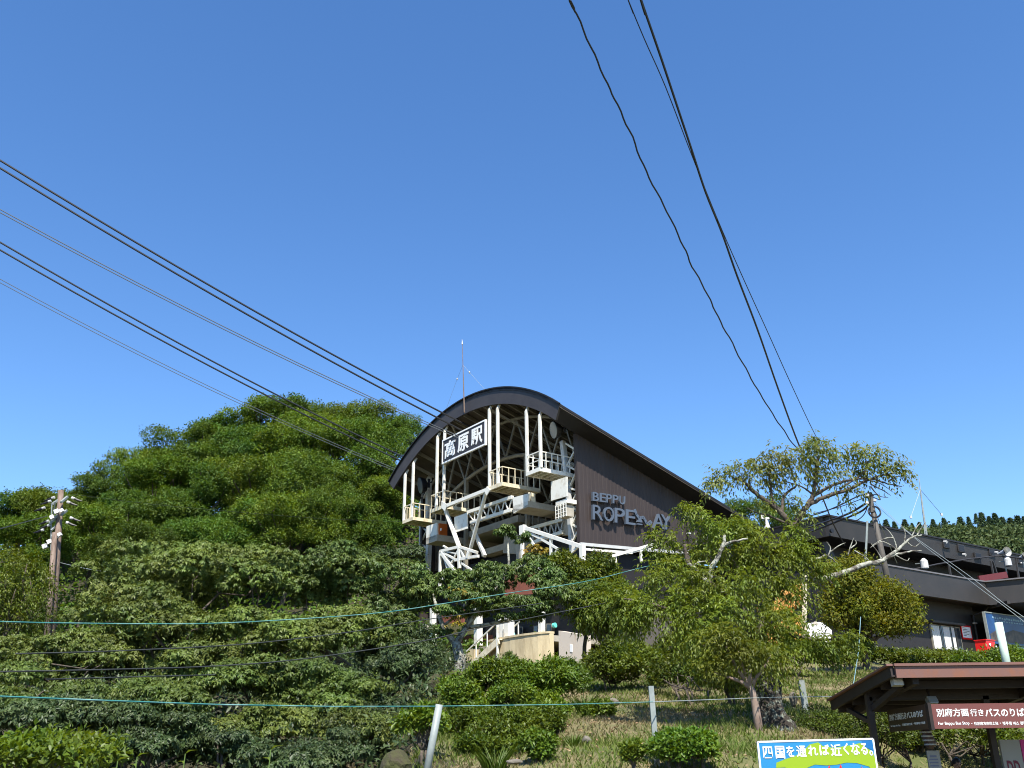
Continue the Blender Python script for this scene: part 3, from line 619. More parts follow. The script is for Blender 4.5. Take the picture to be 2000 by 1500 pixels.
# small recessed vents in the upper fascia, each with its lamp
for (x, y, w, h) in ((1847.5, 1063, .50, .34), (1876.5, 1071, .55, .34), (1876, 1079, 0, 0), (1909.5, 1085.5, .6, .25), (1937, 1079.5, .55, .3), (1992, 1095, .5, .3)):
    if w == 0: continue
    c = pA(x, y, UF - .1); v_ = MB(); v_.obox(c - U * .02, V * w / 2 * 1.25, U * .03, ZV * h / 2 * 1.3); vp = part('fascia_vent', v_, m_bfascia, rbd)
    mb = MB(); mb.obox(c - U * .055, V * w / 2, U * .006, ZV * h / 2); part('vent_opening', mb, m_black, vp)
for (x, y) in ((1880, 1083), (1843, 1058), (1943, 1079), (1994, 1100)):
    c = pA(x, y, UF - .25); mb = MB(); mb.tube([c, c + NU * .18 - ZV * .05], [.06, .09], 10); part('fascia_lamp', mb, m_insul, rbd)
for (x, y) in ((1622, 1037),):
    c = pA(x, y, UF - .12); mb = MB(); mb.tube([c, c + NU * .12], [.10, .12], 10); part('round_vent', mb, m_black, rbd)
# lower canopy fascia
LF = A2 - 1.1
bl, zl = onA(1770, 1119, LF); br, zr = onA(1925, 1137, LF); zlb = onA(1930, 1181, LF)[1]; bl = onA(1700, 1110, LF)[0]
zr = zr - .02
mb = MB(); mb.hexa([S(LF, bl, zlb), S(LF, br, zlb), S(LF + .2, br, zlb), S(LF + .2, bl, zlb), S(LF, bl, zr), S(LF, br, zr), S(LF + .2, br, zr), S(LF + .2, bl, zr)]); part('canopy_fascia', mb, m_bfascia, rbd)
# canopy turns forward, then on to the right
P0 = S(LF, br, 0); dirf = V * .35 - U * .95; Lf = 1.9
q0 = P0; q1 = P0 + dirf * Lf
for (a_, b_) in ((q0, q1), (q1, q1 + V * 18)):
    d = (b_ - a_) / np.linalg.norm(b_ - a_); nn = np.cross(d, ZV)
    mb = MB(); mb.hexa([a_ + ZV * zlb, b_ + ZV * zlb, b_ - nn * .2 + ZV * zlb, a_ - nn * .2 + ZV * zlb, a_ + ZV * zr, b_ + ZV * zr, b_ - nn * .2 + ZV * zr, a_ - nn * .2 + ZV * zr]); part('canopy_fascia', mb, m_bfascia, rbd)
    mb = MB(); mb.beam(a_ + ZV * (zr + .04) + nn * .03, b_ + ZV * (zr + .04) + nn * .03, .22, .07); part('canopy_edge', mb, mat('canopy_edge_metal', (.14, .13, .13), .4), rbd)
mb = MB(); mb.beam(S(LF + .06, bl, zr + .04), S(LF + .06, br - .1, zr + .04), .22, .07); part('canopy_edge', mb, mat('canopy_edge_metal', (.14, .13, .13), .4), rbd)
mb = MB(); mb.add([S(LF + .2, bl, zlb + .05), S(LF + .2, br, zlb + .05), q1 + ZV * (zlb + .05), q1 + V * 18 + ZV * (zlb + .05), S(UF + 2, EB, zlb + .05), S(UF + 2, bl, zlb + .05)], [(0, 1, 2, 3, 4, 5)])
mb.add([S(LF + .2, bl, zr - .05), S(LF + .2, br, zr - .05), q1 + ZV * (zr - .05), q1 + V * 18 + ZV * (zr - .05), S(UF + 2, EB, zr - .05), S(UF + 2, bl, zr - .05)], [(0, 1, 2, 3, 4, 5)]); part('canopy_deck', mb, m_roof, rbd)
c0_, c1_ = pA(1922, 1128, LF + .8), pA(1972, 1122, LF + .9)
mb = MB(); mb.beam(pA(1912, 1131, LF + .1), pA(1966, 1122.5, LF - .2), .1, .34); part('red_curb', mb, mat('maroon_curb', (.12, .02, .02), .5), rbd)
# ground-floor wall
sb('ground_wall', A2, A2 + .2, bl - 1, 19.2, 5.6, zlb + .05, m_bdark)
sb('ground_wall', A2, A2 + 9, bl - 1.2, bl - 1.003, 5.6, zr - .1, m_bdark)
sb('ground_wall', A2 + .8, A2 + 1.0, 19.203, EB, 5.6, zlb + .05, m_bdark)
mb = MB(); mb.beam(pA(1933, 1186, LF + .4), pA(1970, 1176, LF - 1.2), .16); part('canopy_beam', mb, m_bfascia, rbd)
# window with curtains
wz0, wz1 = 6.35, 7.70; wb0, wb1 = 14.66, 17.45
sb('window_hood', A2 - .35, A2 - .003, wb0 - .15, wb1 + .15, wz1 + .06, wz1 + .16, m_bfascia)
win = sb('window', A2 - .06, A2 - .004, wb0, wb1, wz0, wz1, m_frame_in)
sb('pane', A2 - .075, A2 - .063, wb0 + .06, wb1 - .06, wz0 + .06, wz1 - .06, m_glass, win)
for (u0, u1) in ((.02, .28), (.40, .62), (.66, .78)):
    b0 = wb0 + (wb1 - wb0) * u0; b1 = wb0 + (wb1 - wb0) * u1; mb = MB(); n = 10
    vs = []
    for i in range(n + 1):
        t = i / n; b = b0 + (b1 - b0) * t; d = .02 * (i % 2); vs += [S(A2 - .085 - d, b, wz0 + .1), S(A2 - .085 - d, b, wz1 - .08)]
    mb.add(vs, [(2 * i, 2 * i + 2, 2 * i + 3, 2 * i + 1) for i in range(n)]); part('curtain', mb, m_curtain, win)
for u0 in (.31, .64, .80): sb('mullion', A2 - .12, A2 - .11, wb0 + (wb1 - wb0) * u0, wb0 + (wb1 - wb0) * u0 + .06, wz0, wz1, m_bfascia, win)
# notice next to the window
nt_ = sb('notice_board', A2 - .05, A2 - .01, 17.62, 18.6, 7.1, 7.84, m_red)
sb('notice_sheet', A2 - .062, A2 - .052, 17.67, 18.52, 7.19, 7.76, m_signwhite, nt_)
for k in range(6): sb('notice_line', A2 - .068, A2 - .063, 17.75, 18.05 + (k * 37 % 5) * .08, 7.68 - k * .08, 7.71 - k * .08, mat('print_grey', (.12, .12, .13), .6) if k == 0 else bpy.data.materials['print_grey'], nt_)
# downpipe
mb = MB(); mb.tube([S(A2 - .5, 19.9, zlb + .02), S(A2 - .45, 19.6, zlb - .22), S(A2 - .1, 18.98, zlb - .45), S(A2 - .1, 18.95, 5.8)], .06, 8); dp = part('downpipe', mb, m_bfascia, rbd)
for z in (8.0, 7.0):
    mb = MB(); mb.obox(S(A2 - .14, 18.95, z), U * .08, V * .1, ZV * .03); part('pipe_clip', mb, m_insul, dp)
# large poster with a night view of the bay
pz0, pz1 = 6.85, 8.45
po = thing('bay_poster', 'large blue poster of a bay panorama under the canopy', 'poster', S(A2 - .9, 22, 6.2))
sb('board', A2 - 1.0, A2 - .9, 18.55, 27, pz0, pz1, m_postersky, po)
for q in ((18.5, 18.55, pz0 - .05, pz1 + .05), (18.55, 27, pz1, pz1 + .05)): sb('frame', A2 - 1.03, A2 - .88, q[0], q[1], q[2], q[3], m_galv, po)
mb = MB(); pr = random.Random(4)
land = [(18.7, .30), (19.4, .45), (20.2, .38), (21.2, .52), (22.4, .46), (23.4, .62), (24.6, .55), (26.9, .60), (26.9, .08), (18.7, .08)]
mb.slab([S(A2 - 1.0, b, pz0 + (pz1 - pz0) * t) for b, t in land], NU, .008); part('land_print', mb, m_posterland, po)
mb = MB(); mb.slab([S(A2 - 1.0, b, pz0 + (pz1 - pz0) * t) for b, t in [(22.3, .72), (23.2, .78), (26.9, .80), (26.9, .70), (23.3, .66)]], NU, .008); part('land_print', mb, m_posterland, po)
mb = MB()
for k in range(22):
    b = 19.3 + k * .24; mb.obox(S(A2 - 1.006, b, pz1 - .2 - .02 * (k % 3)), V * (.07 + .03 * (k % 2)), U * .004, ZV * .05)
for k in range(16):
    b = 19.6 + k * .27; mb.obox(S(A2 - 1.006, b, pz1 - .38), V * .09, U * .004, ZV * .03)
part('caption_print', mb, mat('faded_print', (.20, .33, .45), .5), po)
sb('lower_board', A2 - 1.0, A2 - .9, 19.6, 27, 6.05, pz0 - .06, m_blueboard, po)
sb('mountain_print', A2 - 1.01, A2 - 1.002, 20.6, 21.6, 6.1, 6.6, m_bdark, po); sb('autumn_print', A2 - 1.01, A2 - 1.002, 22.0, 23.0, 6.1, 6.75, m_redbrown, po)
# red letter box with white heart
px0 = pA(1926, 1269, A2 - 1.6)
lb = thing('red_box', 'bright red box with a small white heart by the poster', 'box', px0 - ZV * .75)
mb = MB(); mb.obox(px0, U * .3, V * .42, ZV * .44); part('body', mb, m_red, lb)
mb = MB(); mb.obox(px0 + ZV * .46, U * .33, V * .46, ZV * .02); part('lid', mb, m_red, lb)
mb = MB(); c = px0 + NU * .31 + ZV * .22 - V * .1; mb.slab([c + V * x + ZV * y for x, y in [(0, -.09), (.09, .02), (.07, .07), (.03, .07), (0, .04), (-.03, .07), (-.07, .07), (-.09, .02)]], NU, .01); part('heart', mb, m_signwhite, lb)
mb = MB(); mb.obox(px0 + V * .60 - ZV * .1, U * .2, V * .16, ZV * .32); part('side_panel', mb, m_signwhite, lb)
mb = MB(); mb.obox(px0 - ZV * .6, U * .12, V * .12, ZV * .16); part('pedestal', mb, m_signwhite, lb)

# loudspeakers, lamps, mast, weather vane on and by the building
def horn(name, x, y, a, ax, r, L, label):
    c = pA(x, y, a); ax = np.array(ax, float); ax /= np.linalg.norm(ax); t = thing(name, label, 'loudspeaker', c - ZV * 1.2, 'horn loudspeakers on the roof terrace')
    mb = MB(); mb.tube([c - ax * L, c - ax * L * .8, c - ax * L * .3, c, c + ax * .03], [r * .3, r * .38, r * .62, r, r * 1.06], 18, cap=False); mb.tube([c - ax * L * 1.02, c - ax * L], [r * .2, r * .3], 12); part('horn', mb, m_insul, t)
    mb = MB(); mb.disc_prism(c - ax * L * .55, ax, r * .5, .03, 14); part('throat', mb, m_black, t)
    mb = MB(); mb.tube([c - ax * L * .6, c - ax * L * .6 - ZV * 1.2], .04, 6); part('stand', mb, m_galv, t)
horn('horn_loudspeaker', 1967, 1077, A2 - .6, (.25, -.95, .02), .26, .62, 'white horn loudspeaker mounted above the canopy at far right')
horn('horn_loudspeaker', 2003, 1087, A2 - .6, (.25, -.95, .02), .26, .5, 'white horn loudspeaker half cut by the right picture edge')
def cyl_lamp(x, y, label):
    c = pA(x, y, A2 - .5); t = thing('cylinder_lamp', label, 'lamp', c - ZV * .3)
    mb = MB(); mb.tube([c - ZV * .28, c - ZV * .26, c + ZV * .12, c + ZV * .26], [.1, .2, .19, .06], 14); part('housing', mb, m_insul, t); mb = MB(); mb.disc_prism(c - ZV * .30, ZV, .15, .02, 12); part('diffuser', mb, m_lamp, t)
    mb = MB(); mb.beam(c, c + U * .5 + ZV * .05, .05); part('bracket', mb, m_galv, t)
cyl_lamp(1805, 1100, 'small white camera-like lamp hanging under the upper fascia')
cyl_lamp(1968, 1096, 'grey round lamp below the white horn loudspeaker')
tm = thing('roof_mast', 'grey tripod radio mast with guy wires behind the right building', 'antenna', pA(1813, 1070, UF + 3))
mb = MB(); mb.tube([pA(1814, 1075, UF + 3), pA(1803, 1000, UF + 3), pA(1797.5, 956, UF + 3)], [.07, .06, .04], 6); mb.tube([pA(1797.5, 956, UF + 3), pA(1795, 930, UF + 3)], [.035, .015], 5); part('mast', mb, m_galv, tm)
for (x, y) in ((1779, 1010), (1839, 1005)):
    mb = MB(); mb.tube([pA(1797.5, 956, UF + 3), pA(x, y, UF + 3)], .016, 4); part('guy_wire', mb, m_galv, tm)
    mb = MB(); mb.tube([pA(x, y, UF + 3) - ZV * .08, pA(x, y, UF + 3) + ZV * .08], .07, 6); part('guy_insulator', mb, m_insul, tm)
for (x, y) in ((1806, 1052), (1810, 1052)):
    mb = MB(); mb.tube([pA(x - 1, 1025, UF + 2.8), pA(x + 1, y, UF + 2.8)], .03, 5); part('mast_leg', mb, m_galv, tm)
wv = thing('wind_vane', 'small white propeller wind vane behind the cherry tree', 'wind vane', at(1499, 1030, 52))
c = at(1496, 1013, 52); mb = MB(); mb.tube([at(1499, 1032, 52), at(1498, 1022, 52), c], [.18, .10, .05], 8); part('stand', mb, m_insul, wv)
mb = MB(); mb.tube([c - np.array([.25, 0, -.02]), c + np.array([.15, 0, 0]), c + np.array([.2, 0, 0])], [.04, .07, .03], 8); mb.slab([c + np.array([-.2, 0, 0]), c + np.array([-.35, 0, .35]), c + np.array([-.15, 0, .3]), c + np.array([-.02, 0, .03])], (0, 1, 0), .02); part('vane', mb, m_insul, wv)
# handrail of the roof terrace and cable
mb = MB(); mb.tube([pA(1780, 1113, A2 - .3), pA(1830, 1102, A2 - .3), pA(1890, 1092, A2 - .3), pA(1950, 1085.5, A2 - .3), pA(2003, 1091, A2 - .3)], .045, 6); single('terrace_rail', mb, m_bfascia, 'thin dark rail rising along the roof terrace', 'railing')
for (x0, y0, x1, y1, w_) in ((1853, 1103, 1857, 1126, 'leftmost'), (1935, 1096, 1941, 1126, 'second from left'), (1939, 1096, 1948, 1124, 'third from left'), (1984, 1091, 1990, 1129, 'rightmost')):
    mb = MB(); mb.beam(pA(x0, y0, A2 - .3), pA(x1, y1, A2 - .3), .09); single('terrace_post', mb, m_bfascia, 'dark slanting post on the roof terrace, ' + w_ + ' of four', 'post', 'dark posts on the roof terrace')

# orange canvas stall and white tent behind the cherry tree
stl = thing('orange_stall', 'orange canvas stall half hidden behind the cherry tree', 'stall', at(1520, 1262, 43))
for px in ([(1470, 1250), (1478, 1256), (1572, 1256), (1572, 1200), (1545, 1205), (1500, 1228)], [(1500, 1172), (1530, 1150), (1571, 1130), (1573, 1180), (1540, 1185), (1505, 1200)]):
    mb = MB(); mb.slab([at(*q, 43) for q in px], (0, 1, 0), 2.2); part('canvas', mb, m_peach, stl)
mb = MB(); mb.beam(at(1572, 1124, 42.8), at(1571, 1258, 42.8), .14); part('pole', mb, m_cream, stl)
mb = MB(); mb.beam(at(1548, 1140, 42.9), at(1546, 1258, 42.9), .10); part('pole', mb, m_peach, stl)
tn = thing('white_tent', 'white canvas tent top showing between the bushes', 'tent', at(1602, 1254, 41))
mb = MB(); mb.slab([at(*q, 41) for q in [(1574, 1240), (1577, 1224), (1604, 1221), (1614, 1229), (1625, 1238), (1622, 1256), (1600, 1254), (1590, 1247)]], (.3, .9, .2), 1.6); part('canvas', mb, m_tent, tn)
mb = MB(); mb.tube([at(1584, 1222, 41.3), at(1594, 1218, 41.3), at(1599, 1221, 41.3)], [.05, .12, .05], 8); part('ridge_roll', mb, m_conc, tn)

# ------------------------------------------------------------------ bus shelter
YF = 15.5; YB = 18.45
FL = at(1746, 1305, YF); BLc = at(1628, 1373, YB); zf = FL[2]; zbk = BLc[2]; xl = FL[0]; XR = xl + 7.5
sh = thing('bus_shelter', 'brown bus shelter with lean-to roof and rusty front fascia', 'bus shelter', (xl + 3, 17, -.15))
def shz(y): return zf + (zbk - zf) * (y - YF) / (YB - YF)
nst = 16
for i in range(nst):     # roofing sheets seen from below as boards between battens
    x0 = xl - (.0) + i * (XR - xl) / nst; x1 = x0 + (XR - xl) / nst - .003
    xb = BLc[0] - xl
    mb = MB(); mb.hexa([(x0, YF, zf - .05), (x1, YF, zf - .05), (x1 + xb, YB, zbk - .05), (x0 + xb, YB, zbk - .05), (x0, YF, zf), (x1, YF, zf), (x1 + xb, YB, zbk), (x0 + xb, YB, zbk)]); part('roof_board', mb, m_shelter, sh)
mb = MB(); mb.obox(((xl + XR) / 2, YF - .03, zf - .065), ((XR - xl) / 2, 0, 0), (0, .03, 0), (0, 0, .085)); part('front_fascia', mb, m_shfascia, sh)
mb = MB(); mb.obox(((xl + XR) / 2, YF - .04, zf + .045), ((XR - xl) / 2 + .02, 0, 0), (0, .05, 0), (0, 0, .02)); part('roof_trim', mb, m_shfascia, sh)
mb = MB(); mb.obox(((xl + XR) / 2, YF - .02, zf + .0225), ((XR - xl) / 2, 0, 0), (0, .02, 0), (0, 0, .0045)); part('shadow_gap', mb, m_shelter, sh)
mb = MB(); mb.beam(FL + np.array([-.03, 0, -.05]), BLc + np.array([-.03, 0, -.05]), .06, .16); part('verge_board', mb, m_shelter, sh)
mb = MB(); mb.beam(FL + np.array([-.06, -.02, .05]), BLc + np.array([-.06, 0, .05]), .12, .03); part('verge_flashing', mb, m_shfascia, sh)
for t in (.28, .5, .75, 1.0):
    y = YF + (YB - YF) * t - .1; z = shz(y) - .12; xo = xl + (BLc[0] - xl) * t; mb = MB(); mb.beam((xo + .05, y, z), (xo + 7.4, y, z), .08, .13); part('purlin', mb, m_shelter, sh)
for k in range(4):
    x = xl + .35 + k * 2.3; mb = MB(); mb.beam((x, YF + .1, zf - .17), (x + (BLc[0] - xl), YB - .1, zbk - .17), .1, .14); part('rafter', mb, m_shelter, sh)
def shpost(px, y, name='post', w=.10):
    p = at(px[0], px[1], y); mb = MB(); mb.obox((p[0], y, (shz(y) - .1 + -.15) / 2), (w / 2, 0, 0), (0, w / 2, 0), (0, 0, (shz(y) - .1 + .15) / 2)); return part(name, mb, m_shelter, sh)
PL = at(1707, 1440, 16.9); shpost((1707, 1440), 16.9); shpost((1943, 1470), 16.9); shpost((1812, 1440), 18.2); shpost((2080, 1470), 16.9)
mb = MB(); mb.beam(at(1704, 1412, 16.9), at(1657, 1386, 17.9), .07); part('brace', mb, m_shelter, sh)
mb = MB(); mb.beam(at(1704, 1386, 16.9), at(1760, 1338, 15.9), .09); part('brace', mb, m_shelter, sh)
mb = MB(); mb.beam((PL[0], 16.9, shz(16.9) - .16), (XR, 16.9, shz(16.9) - .16), .1, .16); part('wall_plate', mb, m_shelter, sh)
def shlamp(x, y, Y, s, tilt):
    c = at(x, y, Y); mb = MB(); mb.obox(c, (s, 0, 0), (0, .05, -.02 * tilt), (0, .03 * tilt, s * .62)); l = part('floodlight', mb, m_grey, sh); mb = MB(); mb.obox(c + np.array([0, -.056, 0]), (s * .85, 0, 0), (0, .003, 0), (0, .03 * tilt, s * .5)); part('lens', mb, mat('lamp_lens', (.55, .53, .50), .4) if 'lamp_lens' not in bpy.data.materials else bpy.data.materials['lamp_lens'], l)
    mb = MB(); mb.beam(c + np.array([0, .04, .02]), c + np.array([0, .15, .25]), .03); part('bracket', mb, m_shelter, l)
shlamp(1752, 1333, 15.75, .085, .5); shlamp(1820, 1369, 16.4, .075, 1.4)
# bus-stop sign box: front board and side board
Ys = 15.68; c_tl = at(1817.5, 1375, Ys); c_bl = at(1820.5, 1423.5, Ys); zs1, zs0 = c_tl[2], c_bl[2]; xs0 = c_tl[0]
bs = thing('bus_stop_sign', 'maroon bus stop sign board wrapped round the shelter corner', 'sign', (xs0 + 1.5, Ys, zs0))
mb = MB(); mb.obox((xs0 + 2.0, Ys + .03, (zs0 + zs1) / 2), (2.0, 0, 0), (0, .03, 0), (0, 0, (zs1 - zs0) / 2)); part('front_board', mb, m_busboard, bs)
mb = MB(); mb.obox((xs0 - .03, Ys + .03, (zs0 + zs1) / 2), (.026, 0, 0), (0, .05, 0), (0, 0, (zs1 - zs0) / 2 + .02)); part('corner_strip', mb, m_shelter, bs)
sd = at(1734, 1401, 17.95); ex = sd[0] - xs0
mb = MB(); pA_ = np.array([xs0 - .06, Ys + .08, zs0]); pB_ = np.array([sd[0], 17.95, zs0]); dd = (pA_ - pB_); nn = np.cross(dd / np.linalg.norm(dd), ZV)
mb.slab([pB_, pA_, pA_ + ZV * (zs1 - zs0), pB_ + ZV * (zs1 - zs0)], -nn, .04); part('side_board', mb, m_busside, bs)
def front_text(s, x0, x1, y0, y1, bold, mt=m_signwhite):
    a = at(x0, y1, Ys); b = at(x1, y1, Ys); c = at(x0, y0, Ys)
    q = lambda p, z: np.array([p[0], Ys - .001, z]); part('lettering', text_mb(s, q(a, a[2]), q(b, a[2]), q(a, c[2]), q(b, c[2]), (0, -1, 0), .004, bold), mt, bs)
front_text('別府方面', 1830, 1893, 1384, 1400, .016); front_text('行き', 1896, 1922, 1385, 1399, .008); front_text('バスのりば', 1925, 2002, 1384, 1400, .018)
front_text('For Beppu Bus Stop', 1833, 1894, 1410, 1417.5, .008); front_text('・', 1897.3, 1899, 1412.5, 1414.2, .0); front_text('往別府方向巴士站', 1903, 1950, 1410, 1416.5, .012); front_text('・', 1952.8, 1954.5, 1411.5, 1413.2, 0); front_text('벳푸행 버스 정류장', 1959, 2011, 1409.5, 1416.5, .012)
def side_text(s, t0, t1, z0, z1, bold):
    q = lambda t, z: pB_ + dd * t + ZV * ((zs1 - zs0) * z) + nn * .003
    part('lettering', text_mb(s, q(t0, z0), q(t1, z0), q(t0, z1), q(t1, z1), nn, .004, bold), m_signwhite, bs)
side_text('別府方面行きバスのりば', .05, .93, .50, .80, .02); side_text('For Beppu Bus Stop ・ 往別府方向巴士站 ・ 벳푸행 버스 정류장', .06, .95, .2, .32, .01)
# timetable stand, grey machine panel, person
tp = at(1821, 1466, 17.3)
ts = thing('timetable_stand', 'grey bus timetable panel on a slim post under the sign', 'sign', (tp[0], 17.3, -.15))
mb = MB(); mb.obox((tp[0], 17.3, tp[2] - .45), (.105, 0, 0), (0, .02, 0), (0, 0, .45)); pn = part('panel', mb, m_grey, ts)
mb = MB(); mb.obox((tp[0], 17.35, (tp[2] - .9 - .15) / 2), (.025, 0, 0), (0, .025, 0), (0, 0, (tp[2] - .9 + .15) / 2)); part('post', mb, m_galv, ts)
for k in range(6):
    mb = MB(); mb.obox((tp[0] - .01, 17.276, tp[2] - .09 - k * .05), (.07 if k else .055, 0, 0), (0, .003, 0), (0, 0, .011 if k else .016)); part('printed_line', mb, mat('print_blue', (.16, .17, .26), .6) if k == 0 else bpy.data.materials['print_blue'], pn)
rp = thing('rolled_banner', 'dark striped rolled banner hanging below the sign corner', 'banner', at(1815, 1460, 16.6))
mb = MB(); mb.tube([at(1807, 1424, 16.6), at(1812, 1440, 16.6), at(1818, 1452, 16.6), at(1816, 1462, 16.6)], [.06, .09, .09, .05], 10); part('roll', mb, m_busside, rp)
for k in range(4):
    mb = MB(); c = at(1808 + k * 3, 1430 + k * 8, 16.6); mb.tube([c - ZV * .012, c + ZV * .012], .094, 10); part('band', mb, m_grey, rp)
gp = at(1950, 1445, 17.3); gz = gp[2]
vm = thing('poster_case', 'grey poster panel with dark red letters and magenta framed screen', 'poster', (gp[0] + .4, 17.3, -.15))
mb = MB(); mb.obox((gp[0] + .17, 17.3, (gz - .15) / 2), (.17, 0, 0), (0, .03, 0), (0, 0, (gz + .15) / 2)); pn = part('grey_panel', mb, m_grey, vm)
for k, ch in enumerate('DD'):
    x0 = gp[0] + .055 + k * .115; q = lambda x, z: np.array([x, 17.268, z])
    part('letter', text_mb(ch, q(x0, gz - .56), q(x0 + .1, gz - .56), q(x0, gz - .33), q(x0 + .1, gz - .33), (0, -1, 0), .004, .03), m_maroon, pn)
mb = MB(); mb.obox((gp[0] + .345 + .35, 17.3, (gz - .15) / 2), (.35, 0, 0), (0, .04, 0), (0, 0, (gz + .15) / 2)); fr = part('magenta_frame', mb, m_magenta, vm)
mb = MB(); mb.obox((gp[0] + .345 + .38, 17.255, gz / 2 - .1), (.26, 0, 0), (0, .004, 0), (0, 0, gz / 2 - .0)); part('screen', mb, m_glass, fr)
# --- blue and lime roadside board
YS = 13.2; b_tl = at(1480, 1449, YS); b_tr = at(1705, 1443, YS); zb1_ = (b_tl[2] + b_tr[2]) / 2; HB = 1.15
sb_ = thing('shikoku_board', 'blue and lime map advertising board with white Japanese headline', 'advertising board', ((b_tl[0] + b_tr[0]) / 2, YS, .1))
x0_, x1_ = b_tl[0], b_tr[0]; zt0, zt1 = b_tl[2], b_tr[2]
def bp(s, t, off=0): return np.array([x0_ + (x1_ - x0_) * s, YS - off, (zt0 + (zt1 - zt0) * s) - HB * (1 - t)])
mb = MB(); mb.slab([bp(0, 0), bp(1, 0), bp(1, 1), bp(0, 1)], (0, 1, 0), .04); part('panel', mb, m_adcyan, sb_)
for a_, b_ in (((0, 1), (1, 1)), ((0, 0), (0, 1)), ((1, 0), (1, 1)), ((0, 0), (1, 0))):
    mb = MB(); mb.beam(bp(*a_) + np.array([0, .01, 0]), bp(*b_) + np.array([0, .01, 0]), .022, .03, up=(0, 1, 0)); part('frame', mb, m_signwhite, sb_)
def bpoly(name, pts, mt, off=.003, par=None):
    mb = MB(); mb.slab([bp(s, t, .0005) for s, t in pts], (0, -1, 0), off); return part(name, mb, mt, par or sb_)
def by(py): return 1 - (py - 1447) / 1840 * YS / HB * 1.02
def bx(px): return (px - 1480) / 225
Zp = lambda zx, zy: (bx(1460 + zx / 7.143), 1 - ((1380 + zy / 7.143) - (1449 - 6 * bx(1460 + zx / 7.143))) / (HB * 1840 / YS * .985))
bpoly('map_land', [Zp(*q) for q in [(360, 800), (370, 740), (520, 690), (640, 660), (760, 600), (860, 520), (980, 495), (1040, 540), (1180, 560), (1300, 545), (1480, 520), (1560, 500), (1640, 560), (1720, 600), (1745, 720), (1780, 850), (1700, 850), (1640, 780), (1480, 740), (1340, 735), (1200, 760), (1060, 770), (900, 760), (780, 800), (700, 840), (600, 830), (480, 795)]], m_adlime)
bpoly('map_land', [Zp(*q) for q in [(200, 900), (420, 860), (640, 880), (800, 940), (700, 1050), (300, 1060)]], m_adlime)
bpoly('painted_board_shadow', [Zp(*q) for q in [(1590, 478), (1725, 470), (1745, 590), (1640, 560)]], m_adshadow)  # cast shadow on the board's upper right, painted in a darker blue
bpoly('round_logo', [tuple(np.array(Zp(895, 880)) + np.array([.028 * cos(t), .05 * sin(t)])) for t in np.linspace(0, 2 * pi, 17)[:-1]], m_red, .006)
for q in ((1085, 790), (1245, 780), (1530, 805)): bpoly('arrow_mark', [Zp(q[0] - 22, q[1] + 28), Zp(q[0] + 22, q[1] + 28), Zp(q[0] + 10, q[1] - 25)], m_red, .006)
for q in ((1060, 850), (1215, 850), (1500, 850)): bpoly('route_line', [Zp(q[0] - 40, q[1] + 60), Zp(q[0] - 25, q[1] + 60), Zp(q[0] + 20, q[1] - 40), Zp(q[0] + 5, q[1] - 40)], m_signwhite, .005)
for ch, z0, z1, ya, yb in (('四', 200, 330, 548, 688), ('国', 370, 500, 540, 690), ('を', 525, 635, 540, 670), ('通', 665, 800, 535, 672), ('れ', 825, 960, 535, 655), ('ば', 985, 1120, 520, 650), ('近', 1140, 1290, 515, 660), ('く', 1320, 1390, 500, 645), ('な', 1420, 1545, 500, 645), ('る', 1560, 1650, 500, 640), ('。', 1672, 1722, 590, 650)):
    P = [Zp(z0, yb), Zp(z1, yb), Zp(z0, ya), Zp(z1, ya)]; q = [bp(s, t, .004) for s, t in P]
    part('lettering', text_mb(ch, *q, (0, -1, 0), .003, .018), m_signwhite, sb_)
for s in (.12, .88):
    mb = MB(); p = bp(s, .2); mb.obox((p[0], YS + .07, p[2] / 2), (.03, 0, 0), (0, .03, 0), (0, 0, p[2] / 2 + .1)); part('leg', mb, m_galv, sb_)

